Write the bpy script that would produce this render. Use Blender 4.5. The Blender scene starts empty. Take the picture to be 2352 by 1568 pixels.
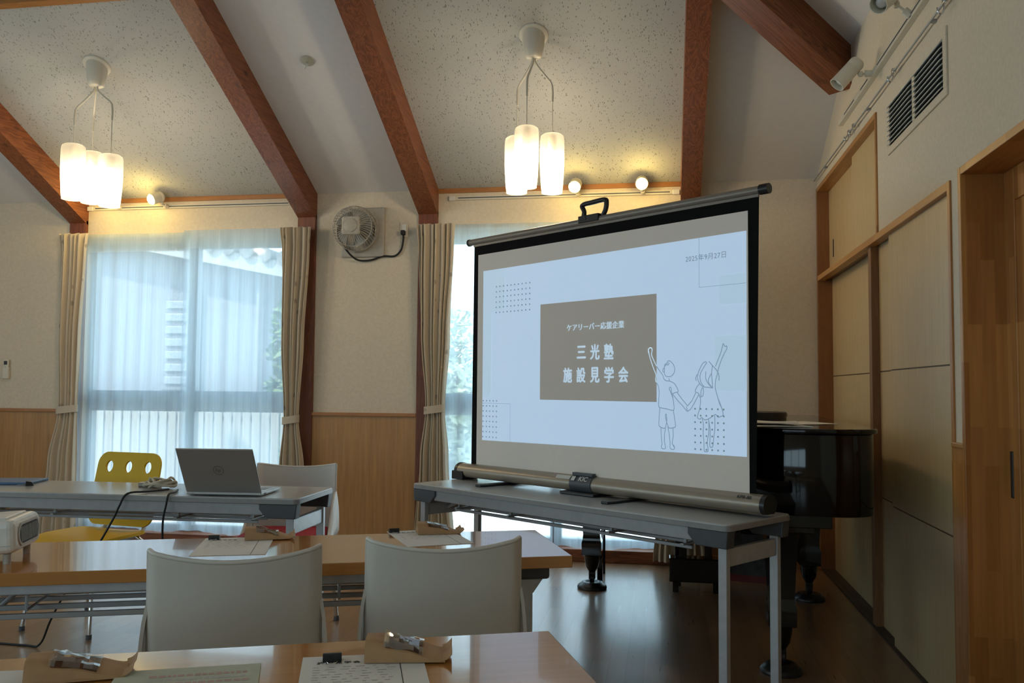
import bpy, bmesh, math, random
from mathutils import Vector, Matrix
R_ = math.radians
scene = bpy.context.scene
COL = scene.collection
random.seed(7)

# ------------------------------------------------------------------ camera
cam_d = bpy.data.cameras.new('camera'); cam = bpy.data.objects.new('camera', cam_d); COL.objects.link(cam)
cam_d.sensor_width = 36.0; cam_d.lens = 30.861; cam_d.clip_start = 0.05; cam_d.clip_end = 200
_r = Vector((0.98582894, 0.16755675, 0.00812699)); _u = Vector((0.00106942, -0.0547222, 0.99850105)); _f = Vector((-0.16775031, 0.98434253, 0.05412592))
cam.matrix_world = Matrix(((_r.x, _u.x, -_f.x, 0), (_r.y, _u.y, -_f.y, 0), (_r.z, _u.z, -_f.z, 1.2), (0, 0, 0, 1)))
scene.camera = cam

# ------------------------------------------------------------------ sky, sun, exposure
SKY = 3.0
world = bpy.data.worlds.new('sky'); scene.world = world; world.use_nodes = True
bg = world.node_tree.nodes['Background']
bg.inputs['Color'].default_value = (0.66, 0.85, 1.0, 1); bg.inputs['Strength'].default_value = SKY
sun_d = bpy.data.lights.new('sun', 'SUN'); sun = bpy.data.objects.new('sun', sun_d); COL.objects.link(sun)
sun_d.energy = 8.0; sun_d.angle = R_(1.0); sun_d.color = (1.0, 0.95, 0.86)
sun.rotation_euler = Vector((0.55, 0.38, -0.75)).to_track_quat('-Z', 'Y').to_euler()
scene.view_settings.view_transform = 'Standard'; scene.view_settings.look = 'None'
scene.view_settings.gamma = 1.0; scene.view_settings.use_curve_mapping = False
scene.view_settings.exposure = 0.3
try:
    scene.cycles.max_bounces = 10; scene.cycles.diffuse_bounces = 5; scene.cycles.transparent_max_bounces = 16
    scene.cycles.transmission_bounces = 6; scene.cycles.sample_clamp_indirect = 6.0; scene.cycles.use_denoising = True
    scene.cycles.caustics_reflective = False; scene.cycles.caustics_refractive = False
except Exception:
    pass

def portal(x, y, z, sx, sy, rot):
    d = bpy.data.lights.new('window_portal', 'AREA'); o = bpy.data.objects.new('window_portal', d); COL.objects.link(o)
    d.shape = 'RECTANGLE'; d.size = sx; d.size_y = sy; d.cycles.is_portal = True
    o.location = (x, y, z); o.rotation_euler = rot
portal(-3.62, 6.44, 1.2, 1.78, 2.25, (R_(-90), 0, 0))
portal(-0.75, 6.44, 1.2, 1.76, 2.25, (R_(-90), 0, 0))
portal(-2.9, -3.06, 1.6, 4.6, 1.5, (R_(90), 0, 0))  # this and the next: portals of the added, unseen windows
portal(-6.66, 1.4, 1.6, 5.0, 1.5, (R_(90), 0, R_(-90)))

# ------------------------------------------------------------------ materials
def s2l(c):
    return tuple(((v/255)/12.92 if v/255 <= 0.04045 else ((v/255+0.055)/1.055)**2.4) for v in c)
def newmat(name):
    m = bpy.data.materials.new(name); m.use_nodes = True
    nt = m.node_tree; b = nt.nodes['Principled BSDF']
    return m, nt, b
def N(nt, kind, **inp):
    n = nt.nodes.new(kind)
    for k, v in inp.items():
        n.inputs[k.replace('_', ' ')].default_value = v
    return n
def plain(name, c, rough=0.5, metal=0.0, spec=0.5, noise=0.06, scale=30.0, bump=0.0, bscale=120.0, coat=0.0):
    m, nt, b = newmat(name)
    b.inputs['Roughness'].default_value = rough; b.inputs['Metallic'].default_value = metal
    b.inputs['Specular IOR Level'].default_value = spec; b.inputs['Coat Weight'].default_value = coat
    tc = nt.nodes.new('ShaderNodeTexCoord')
    nz = N(nt, 'ShaderNodeTexNoise', Scale=scale, Detail=4.0); nt.links.new(tc.outputs['Object'], nz.inputs['Vector'])
    cr = nt.nodes.new('ShaderNodeValToRGB')
    cr.color_ramp.elements[0].position = 0.3; cr.color_ramp.elements[1].position = 0.7
    cr.color_ramp.elements[0].color = tuple(max(0, v*(1-noise)) for v in c[:3])+(1,)
    cr.color_ramp.elements[1].color = tuple(min(1, v*(1+noise)) for v in c[:3])+(1,)
    nt.links.new(nz.outputs['Fac'], cr.inputs['Fac']); nt.links.new(cr.outputs['Color'], b.inputs['Base Color'])
    if bump:
        n2 = N(nt, 'ShaderNodeTexNoise', Scale=bscale, Detail=6.0); nt.links.new(tc.outputs['Object'], n2.inputs['Vector'])
        bp = N(nt, 'ShaderNodeBump', Strength=bump, Distance=0.003)
        nt.links.new(n2.outputs['Fac'], bp.inputs['Height']); nt.links.new(bp.outputs['Normal'], b.inputs['Normal'])
    return m
def wood(name, c1, c2, axis='x', scale=6.0, rough=0.45, rings=0.5, knots=False, coat=0.0, stretch=14.0):
    """grain runs along the local axis"""
    m, nt, b = newmat(name); b.inputs['Roughness'].default_value = rough; b.inputs['Coat Weight'].default_value = coat
    tc = nt.nodes.new('ShaderNodeTexCoord'); mp = nt.nodes.new('ShaderNodeMapping')
    sc = {'x': (1/stretch*scale, scale, scale), 'y': (scale, 1/stretch*scale, scale), 'z': (scale, scale, 1/stretch*scale)}[axis]
    mp.inputs['Scale'].default_value = sc
    nt.links.new(tc.outputs['Object'], mp.inputs['Vector'])
    n1 = N(nt, 'ShaderNodeTexNoise', Scale=2.2, Detail=3.0, Distortion=0.6); nt.links.new(mp.outputs['Vector'], n1.inputs['Vector'])
    mul = nt.nodes.new('ShaderNodeMath'); mul.operation = 'MULTIPLY'; mul.inputs[1].default_value = 9.0
    fr = nt.nodes.new('ShaderNodeMath'); fr.operation = 'FRACT'
    nt.links.new(n1.outputs['Fac'], mul.inputs[0]); nt.links.new(mul.outputs[0], fr.inputs[0])
    n2 = N(nt, 'ShaderNodeTexNoise', Scale=9.0, Detail=6.0); nt.links.new(mp.outputs['Vector'], n2.inputs['Vector'])
    mx = nt.nodes.new('ShaderNodeMix'); mx.data_type = 'FLOAT'; mx.inputs[0].default_value = 1-rings
    nt.links.new(fr.outputs[0], mx.inputs[2]); nt.links.new(n2.outputs['Fac'], mx.inputs[3])
    cr = nt.nodes.new('ShaderNodeValToRGB'); cr.color_ramp.elements[0].position = 0.2; cr.color_ramp.elements[1].position = 0.8
    cr.color_ramp.elements[0].color = c1+(1,); cr.color_ramp.elements[1].color = c2+(1,)
    nt.links.new(mx.outputs[0], cr.inputs['Fac'])
    out = cr.outputs['Color']
    if knots:
        m2 = nt.nodes.new('ShaderNodeMapping'); k = 3.0
        m2.inputs['Scale'].default_value = {'x': (k*.45, k, k), 'y': (k, k*.45, k), 'z': (k, k, k*.45)}[axis]
        nt.links.new(tc.outputs['Object'], m2.inputs['Vector'])
        vo = N(nt, 'ShaderNodeTexVoronoi', Scale=1.6); nt.links.new(m2.outputs['Vector'], vo.inputs['Vector'])
        kr = nt.nodes.new('ShaderNodeValToRGB'); kr.color_ramp.elements[0].position = 0.03; kr.color_ramp.elements[1].position = 0.1
        nt.links.new(vo.outputs['Distance'], kr.inputs['Fac'])
        km = nt.nodes.new('ShaderNodeMix'); km.data_type = 'RGBA'
        nt.links.new(kr.outputs['Color'], km.inputs[0]); km.inputs[6].default_value = tuple(v*.3 for v in c1)+(1,)
        nt.links.new(out, km.inputs[7]); out = km.outputs[2]
    nt.links.new(out, b.inputs['Base Color'])
    return m
def jointed(name, c1, c2, axis='z', rough=0.4, w=0.035, l=0.34):
    """finger-jointed boards running along the axis"""
    m, nt, b = newmat(name); b.inputs['Roughness'].default_value = rough
    tc = nt.nodes.new('ShaderNodeTexCoord'); sp = nt.nodes.new('ShaderNodeSeparateXYZ'); cb = nt.nodes.new('ShaderNodeCombineXYZ')
    nt.links.new(tc.outputs['Object'], sp.inputs[0])
    ad = nt.nodes.new('ShaderNodeMath'); ad.operation = 'ADD'
    long_ = {'x': 'X', 'y': 'Y', 'z': 'Z'}[axis]; oth = [a for a in 'XYZ' if a != long_]
    nt.links.new(sp.outputs[oth[0]], ad.inputs[0]); nt.links.new(sp.outputs[oth[1]], ad.inputs[1])
    nt.links.new(sp.outputs[long_], cb.inputs['X']); nt.links.new(ad.outputs[0], cb.inputs['Y'])
    br = nt.nodes.new('ShaderNodeTexBrick')
    br.inputs['Scale'].default_value = 1.0; br.inputs['Mortar Size'].default_value = 0.0
    br.inputs['Brick Width'].default_value = l; br.inputs['Row Height'].default_value = w; br.offset = 0.37
    br.inputs['Color1'].default_value = c1+(1,); br.inputs['Color2'].default_value = c2+(1,)
    nt.links.new(cb.outputs[0], br.inputs['Vector'])
    mp = nt.nodes.new('ShaderNodeMapping'); mp.inputs['Scale'].default_value = {'x': (2, 40, 40), 'y': (40, 2, 40), 'z': (40, 40, 2)}[axis]
    nt.links.new(tc.outputs['Object'], mp.inputs['Vector'])
    nz = N(nt, 'ShaderNodeTexNoise', Scale=1.5, Detail=4.0); nt.links.new(mp.outputs['Vector'], nz.inputs['Vector'])
    mx = nt.nodes.new('ShaderNodeMix'); mx.data_type = 'RGBA'; mx.blend_type = 'OVERLAY'; mx.inputs[0].default_value = 0.35
    nt.links.new(br.outputs['Color'], mx.inputs[6]); nt.links.new(nz.outputs['Fac'], mx.inputs[7])
    nt.links.new(mx.outputs[2], b.inputs['Base Color'])
    return m
def emis(name, c, strength, base=None, rough=0.6):
    m, nt, b = newmat(name)
    b.inputs['Base Color'].default_value = (base or c)+(1,); b.inputs['Roughness'].default_value = rough
    b.inputs['Emission Color'].default_value = c+(1,); b.inputs['Emission Strength'].default_value = strength
    return m
def cloth(name, c, translucent=0.25, pattern=False, weave=500.0):
    m, nt, b = newmat(name); b.inputs['Roughness'].default_value = 0.9; b.inputs['Specular IOR Level'].default_value = 0.1
    tc = nt.nodes.new('ShaderNodeTexCoord')
    nz = N(nt, 'ShaderNodeTexNoise', Scale=weave, Detail=2.0); nt.links.new(tc.outputs['Object'], nz.inputs['Vector'])
    cr = nt.nodes.new('ShaderNodeValToRGB'); cr.color_ramp.elements[0].color = tuple(v*.85 for v in c)+(1,); cr.color_ramp.elements[1].color = tuple(min(1, v*1.1) for v in c)+(1,)
    nt.links.new(nz.outputs['Fac'], cr.inputs['Fac']); out = cr.outputs['Color']
    if pattern:   # faint sprigs printed on the cloth
        vo = N(nt, 'ShaderNodeTexVoronoi', Scale=7.0); nt.links.new(tc.outputs['Object'], vo.inputs['Vector'])
        n3 = N(nt, 'ShaderNodeTexNoise', Scale=60.0, Detail=3.0); nt.links.new(tc.outputs['Object'], n3.inputs['Vector'])
        md = nt.nodes.new('ShaderNodeMath'); md.operation = 'MULTIPLY_ADD'; md.inputs[1].default_value = 0.12; nt.links.new(n3.outputs['Fac'], md.inputs[0]); nt.links.new(vo.outputs['Distance'], md.inputs[2])
        r2 = nt.nodes.new('ShaderNodeValToRGB'); r2.color_ramp.elements[0].position = 0.15; r2.color_ramp.elements[1].position = 0.22
        nt.links.new(md.outputs[0], r2.inputs['Fac'])
        mx = nt.nodes.new('ShaderNodeMix'); mx.data_type = 'RGBA'; nt.links.new(r2.outputs['Color'], mx.inputs[0])
        mx.inputs[6].default_value = tuple(v*.62 for v in c)+(1,); nt.links.new(out, mx.inputs[7]); out = mx.outputs[2]
    nt.links.new(out, b.inputs['Base Color'])
    tr = nt.nodes.new('ShaderNodeBsdfTranslucent'); nt.links.new(out, tr.inputs['Color'])
    ms = nt.nodes.new('ShaderNodeMixShader'); ms.inputs[0].default_value = translucent
    nt.links.new(b.outputs[0], ms.inputs[1]); nt.links.new(tr.outputs[0], ms.inputs[2])
    nt.links.new(ms.outputs[0], nt.nodes['Material Output'].inputs['Surface'])
    return m
def sheer(name, c, clear, weave=False):
    m, nt, b = newmat(name); nt.nodes.remove(b)
    tc = nt.nodes.new('ShaderNodeTexCoord')
    mp = nt.nodes.new('ShaderNodeMapping'); mp.inputs['Scale'].default_value = (60, 60, 1.5); nt.links.new(tc.outputs['Object'], mp.inputs['Vector'])
    nz = N(nt, 'ShaderNodeTexNoise', Scale=1.0, Detail=3.0); nt.links.new(mp.outputs['Vector'], nz.inputs['Vector'])
    rg = nt.nodes.new('ShaderNodeMapRange'); rg.inputs['To Min'].default_value = max(0, clear-.12); rg.inputs['To Max'].default_value = min(1, clear+.12)
    nt.links.new(nz.outputs['Fac'], rg.inputs['Value'])
    tp = nt.nodes.new('ShaderNodeBsdfTransparent'); tr = nt.nodes.new('ShaderNodeBsdfTranslucent'); df = nt.nodes.new('ShaderNodeBsdfDiffuse')
    tr.inputs['Color'].default_value = c+(1,); df.inputs['Color'].default_value = c+(1,)
    m1 = nt.nodes.new('ShaderNodeMixShader'); m1.inputs[0].default_value = 0.62; nt.links.new(df.outputs[0], m1.inputs[1]); nt.links.new(tr.outputs[0], m1.inputs[2])
    m2 = nt.nodes.new('ShaderNodeMixShader'); nt.links.new(rg.outputs[0], m2.inputs[0]); nt.links.new(m1.outputs[0], m2.inputs[1]); nt.links.new(tp.outputs[0], m2.inputs[2])
    nt.links.new(m2.outputs[0], nt.nodes['Material Output'].inputs['Surface'])
    return m
def glass(name, tint=(0.93, 0.97, 0.96), refl=0.06):
    m, nt, b = newmat(name); nt.nodes.remove(b)
    tp = nt.nodes.new('ShaderNodeBsdfTransparent'); tp.inputs['Color'].default_value = tint+(1,)
    gl = nt.nodes.new('ShaderNodeBsdfGlossy'); gl.inputs['Roughness'].default_value = 0.02
    ms = nt.nodes.new('ShaderNodeMixShader'); ms.inputs[0].default_value = refl
    nt.links.new(tp.outputs[0], ms.inputs[1]); nt.links.new(gl.outputs[0], ms.inputs[2]); nt.links.new(ms.outputs[0], nt.nodes['Material Output'].inputs['Surface'])
    return m
def lampglass(name, c, e, clear=0.68):
    m, nt, b = newmat(name)
    b.inputs['Base Color'].default_value = c+(1,); b.inputs['Roughness'].default_value = 0.35
    tr = nt.nodes.new('ShaderNodeBsdfTranslucent'); tr.inputs['Color'].default_value = c+(1,)
    ms = nt.nodes.new('ShaderNodeMixShader'); ms.inputs[0].default_value = 0.6
    b.inputs['Emission Color'].default_value = c+(1,); b.inputs['Emission Strength'].default_value = e
    nt.links.new(b.outputs[0], ms.inputs[1]); nt.links.new(tr.outputs[0], ms.inputs[2])
    tp = nt.nodes.new('ShaderNodeBsdfTransparent'); m2 = nt.nodes.new('ShaderNodeMixShader'); m2.inputs[0].default_value = clear
    nt.links.new(ms.outputs[0], m2.inputs[1]); nt.links.new(tp.outputs[0], m2.inputs[2]); nt.links.new(m2.outputs[0], nt.nodes['Material Output'].inputs['Surface'])
    return m
def acoustic(name, c):
    m, nt, b = newmat(name); b.inputs['Roughness'].default_value = 0.95; b.inputs['Specular IOR Level'].default_value = 0.1
    tc = nt.nodes.new('ShaderNodeTexCoord'); mp = nt.nodes.new('ShaderNodeMapping'); mp.inputs['Scale'].default_value = (105, 38, 38)
    mp.inputs['Rotation'].default_value = (0, 0, 0.25)
    nt.links.new(tc.outputs['Object'], mp.inputs['Vector'])
    vo = N(nt, 'ShaderNodeTexVoronoi', Scale=1.0, Randomness=1.0); nt.links.new(mp.outputs['Vector'], vo.inputs['Vector'])
    nz = N(nt, 'ShaderNodeTexNoise', Scale=0.5, Detail=3.0); nt.links.new(mp.outputs['Vector'], nz.inputs['Vector'])
    ma = nt.nodes.new('ShaderNodeMath'); ma.operation = 'MULTIPLY_ADD'; ma.inputs[1].default_value = 0.75; nt.links.new(nz.outputs['Fac'], ma.inputs[0]); nt.links.new(vo.outputs['Distance'], ma.inputs[2])
    cr = nt.nodes.new('ShaderNodeValToRGB'); cr.color_ramp.elements[0].position = 0.50; cr.color_ramp.elements[1].position = 0.62
    cr.color_ramp.elements[0].color = tuple(v*.42 for v in c)+(1,); cr.color_ramp.elements[1].color = c+(1,)
    nt.links.new(ma.outputs[0], cr.inputs['Fac']); nt.links.new(cr.outputs['Color'], b.inputs['Base Color'])
    return m
def floorwood(name):
    m, nt, b = newmat(name); b.inputs['Roughness'].default_value = 0.3; b.inputs['Specular IOR Level'].default_value = 0.6; b.inputs['Coat Weight'].default_value = 0.5; b.inputs['Coat Roughness'].default_value = 0.16
    tc = nt.nodes.new('ShaderNodeTexCoord'); mp0 = nt.nodes.new('ShaderNodeMapping'); mp0.inputs['Rotation'].default_value = (0, 0, R_(90))
    nt.links.new(tc.outputs['Object'], mp0.inputs['Vector'])
    br = nt.nodes.new('ShaderNodeTexBrick'); br.inputs['Scale'].default_value = 1.0; br.inputs['Brick Width'].default_value = 0.9; br.inputs['Row Height'].default_value = 0.076
    br.inputs['Mortar Size'].default_value = 0.0012; br.offset = 0.41
    br.inputs['Color1'].default_value = (0.21, 0.125, 0.07, 1); br.inputs['Color2'].default_value = (0.29, 0.18, 0.105, 1); br.inputs['Mortar'].default_value = (0.14, 0.085, 0.05, 1)
    nt.links.new(mp0.outputs['Vector'], br.inputs['Vector'])
    mp = nt.nodes.new('ShaderNodeMapping'); mp.inputs['Scale'].default_value = (45, 2.5, 1); nt.links.new(tc.outputs['Object'], mp.inputs['Vector'])
    nz = N(nt, 'ShaderNodeTexNoise', Scale=2.0, Detail=5.0); nt.links.new(mp.outputs['Vector'], nz.inputs['Vector'])
    mx = nt.nodes.new('ShaderNodeMix'); mx.data_type = 'RGBA'; mx.blend_type = 'OVERLAY'; mx.inputs[0].default_value = 0.4
    nt.links.new(br.outputs['Color'], mx.inputs[6]); nt.links.new(nz.outputs['Fac'], mx.inputs[7]); nt.links.new(mx.outputs[2], b.inputs['Base Color'])
    rr = nt.nodes.new('ShaderNodeMapRange'); rr.inputs['To Min'].default_value = 0.22; rr.inputs['To Max'].default_value = 0.4
    nt.links.new(nz.outputs['Fac'], rr.inputs['Value']); nt.links.new(rr.outputs[0], b.inputs['Roughness'])
    return m

M = {}
M['wall'] = plain('wall_paper', (0.70, 0.62, 0.49), 0.9, spec=0.15, noise=0.05, scale=60, bump=0.25, bscale=140)
M['ceil'] = plain('smooth_ceiling', (0.74, 0.72, 0.70), 0.9, spec=0.15, noise=0.02)
M['acou'] = acoustic('fissured_ceiling_board', (0.45, 0.455, 0.43))
M['floor'] = floorwood('floor_boards')
M['beam_y'] = wood('beam_wood_depth', (0.13, 0.036, 0.012), (0.27, 0.088, 0.03), 'y', 7, 0.45, 0.55, True)
M['beam_x'] = wood('beam_wood_length', (0.13, 0.036, 0.012), (0.27, 0.088, 0.03), 'x', 7, 0.45, 0.55, True)
M['post'] = wood('post_wood', (0.13, 0.034, 0.014), (0.22, 0.065, 0.025), 'z', 7, 0.5, 0.5, True)
M['trim_x'] = wood('trim_wood', (0.34, 0.14, 0.04), (0.45, 0.2, 0.06), 'x', 10, 0.4, 0.3)
M['wains'] = jointed('wainscot_wood', (0.40, 0.205, 0.066), (0.44, 0.235, 0.08), 'z', 0.4, 0.09, 1.3)
M['jamb_z'] = jointed('jointed_jamb_wood', (0.36, 0.14, 0.034), (0.56, 0.265, 0.075), 'z', 0.38, 0.045, 0.36)
M['jamb_y'] = jointed('jointed_head_wood', (0.44, 0.205, 0.055), (0.56, 0.28, 0.085), 'y', 0.38, 0.045, 0.36)
M['jamb_dark'] = wood('jamb_shadow_wood', (0.24, 0.095, 0.03), (0.30, 0.125, 0.04), 'z', 8, 0.4, 0.3)  # shade of the reveal put into the wood colour
M['door'] = wood('pale_door_veneer', (0.55, 0.40, 0.205), (0.64, 0.48, 0.26), 'z', 7, 0.45, 0.35, stretch=25)
M['door_gap'] = plain('door_groove', (0.12, 0.07, 0.03), 0.6)
M['track'] = plain('dark_floor_track', (0.07, 0.045, 0.03), 0.5)
M['stile'] = wood('brown_stile', (0.22, 0.10, 0.04), (0.30, 0.15, 0.06), 'z', 8, 0.45, 0.4)
M['oak_top'] = wood('wood_laminate', (0.45, 0.19, 0.046), (0.53, 0.235, 0.062), 'x', 5, 0.14, 0.2, stretch=22, coat=0.6)
M['grey_top'] = plain('grey_laminate', (0.44, 0.43, 0.41), 0.18, noise=0.02, scale=200)
M['grey_edge'] = plain('grey_edging', (0.30, 0.295, 0.29), 0.4)
M['steel'] = plain('grey_painted_steel', (0.36, 0.37, 0.38), 0.35, metal=0.2)
M['lsteel'] = plain('light_painted_steel', (0.5, 0.52, 0.54), 0.32, metal=0.2)
M['dark_pl'] = plain('dark_grey_plastic', (0.075, 0.08, 0.088), 0.45)
M['black_pl'] = plain('black_plastic', (0.012, 0.012, 0.013), 0.35)
M['rubber'] = plain('black_rubber', (0.01, 0.01, 0.011), 0.6)
M['chrome'] = plain('chrome', (0.7, 0.7, 0.7), 0.15, metal=1.0, noise=0.01)
M['chair_w'] = plain('off_white_plastic', (0.66, 0.62, 0.55), 0.42, noise=0.03, scale=8, bump=0.08, bscale=300)
M['scuff'] = plain('scuffed_plastic', (0.22, 0.19, 0.16), 0.6)
M['red_seat'] = plain('red_cushion', (0.36, 0.014, 0.03), 0.8)
M['yellow'] = plain('yellow_plastic', (0.68, 0.42, 0.008), 0.5, spec=0.2, noise=0.03)
M['piano'] = plain('piano_lacquer', (0.003, 0.003, 0.0035), 0.07, noise=0.0)
M['brass'] = plain('brass', (0.6, 0.42, 0.16), 0.3, metal=1.0)
M['ivory'] = plain('ivory_key', (0.8, 0.78, 0.72), 0.3)
M['felt'] = plain('dark_seat_pad', (0.01, 0.01, 0.011), 0.6)
M['drape'] = cloth('drape_cloth', (0.70, 0.61, 0.48), 0.16, True)
M['sheer'] = sheer('sheer_voile', (0.70, 0.85, 0.97), 0.42)
M['sheer_top'] = sheer('sheer_header', (0.66, 0.76, 0.80), 0.22)
M['glass'] = glass('window_glass')
M['alu'] = plain('aluminium_sash', (0.30, 0.33, 0.36), 0.4, metal=0.3)
M['cream'] = plain('cream_enamel', (0.70, 0.66, 0.55), 0.35, noise=0.02)
M['fan_pl'] = plain('grey_fan_plastic', (0.46, 0.43, 0.37), 0.45)
M['fan_blade'] = plain('fan_blade', (0.28, 0.29, 0.28), 0.3)
M['white_pl'] = plain('white_plastic', (0.78, 0.76, 0.70), 0.35)
M['det'] = plain('detector_green_grey', (0.42, 0.42, 0.33), 0.5)
M['case'] = plain('champagne_metal', (0.36, 0.305, 0.235), 0.36, metal=0.35, noise=0.02)
M['barm'] = plain('taupe_bar', (0.26, 0.225, 0.185), 0.4, metal=0.3)
M['scr_black'] = plain('screen_black_border', (0.008, 0.008, 0.008), 0.85, spec=0.1)
M['scr_white'] = plain('screen_matte_white', (0.93, 0.85, 0.77), 0.9, spec=0.1, noise=0.01)
M['label_w'] = plain('white_label', (0.62, 0.6, 0.55), 0.5)
M['paper'] = plain('white_paper', (0.80, 0.77, 0.72), 0.8, noise=0.01)
M['ink'] = plain('black_ink', (0.03, 0.03, 0.03), 0.8)
M['ink_g'] = plain('grey_ink', (0.52, 0.5, 0.47), 0.8)
M['ink_pink'] = plain('faded_red_ink', (0.55, 0.36, 0.34), 0.8)
M['green_p'] = plain('pale_green_paper', (0.55, 0.58, 0.45), 0.8, noise=0.08, scale=25)
M['kraft'] = plain('kraft_paper', (0.44, 0.26, 0.125), 0.75, noise=0.08)
M['cookie'] = plain('brown_biscuit', (0.12, 0.05, 0.02), 0.6, noise=0.4, scale=90)
M['film'] = glass('clear_film', (0.93, 0.91, 0.87), 0.16)
M['laptop'] = plain('silver_laptop', (0.43, 0.42, 0.40), 0.35, metal=0.55, noise=0.01)
M['logo'] = plain('laptop_badge', (0.19, 0.165, 0.14), 0.3, metal=0.4)
M['keys'] = plain('laptop_keys', (0.2, 0.2, 0.2), 0.5)
M['blue'] = plain('blue_folder', (0.06, 0.13, 0.25), 0.4)
M['beige'] = plain('beige_cable', (0.5, 0.44, 0.33), 0.5)
M['bag'] = plain('dark_printed_bag', (0.05, 0.045, 0.05), 0.5, noise=0.5, scale=18)
M['bag_red'] = plain('red_print', (0.22, 0.02, 0.022), 0.5)
M['vent'] = plain('vent_grey', (0.45, 0.48, 0.47), 0.4)
M['vent_dark'] = plain('vent_inside', (0.05, 0.055, 0.06), 0.8)
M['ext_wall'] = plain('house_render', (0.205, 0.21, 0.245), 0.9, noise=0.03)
M['ext_white'] = plain('white_fascia', (0.44, 0.45, 0.47), 0.7)
M['tile'] = plain('grey_roof_tile', (0.22, 0.24, 0.26), 0.6)
M['ground'] = plain('pale_gravel', (0.80, 0.80, 0.78), 0.95, noise=0.2, scale=8)
M['leaf'] = plain('green_leaf', (0.09, 0.16, 0.05), 0.6, noise=0.4, scale=3)
M['leaf2'] = plain('overexposed_leaf', (0.42, 0.48, 0.33), 0.6, noise=0.3, scale=3)  # leaf colour lightened to paint in overexposed sunlight
M['bark'] = plain('bark', (0.12, 0.08, 0.05), 0.9, noise=0.3)
M['slide_bg'] = emis('slide_light', (0.42, 0.67, 1.0), 0.40, (0.80, 0.78, 0.75))  # slide materials glow by themselves in place of projector light
M['slide_pale'] = emis('slide_pale_square', (0.40, 0.68, 0.97), 0.375, (0.80, 0.78, 0.75))
M['slide_brown'] = emis('slide_brown_panel', (0.5, 0.5, 0.6), 0.02, (0.78, 0.69, 0.61))
M['slide_ink'] = emis('slide_ink', (0.3, 0.5, 0.7), 0.12, (0.4, 0.4, 0.4))
M['slide_line'] = emis('slide_line', (0.40, 0.65, 0.95), 0.16, (0.50, 0.51, 0.52))
M['slide_text'] = emis('slide_text', (0.45, 0.7, 0.95), 0.42, (0.80, 0.78, 0.75))
M['lamp'] = lampglass('opal_lamp_glass', (0.92, 0.86, 0.72), 0.10)
M['bulb'] = emis('lit_bulb', (1.0, 0.95, 0.85), 14.0)
M['spotbulb'] = emis('lit_spot_bulb', (1.0, 0.83, 0.45), 9.0)
M['bulb_off'] = plain('unlit_bulb', (0.62, 0.62, 0.6), 0.15)

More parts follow.
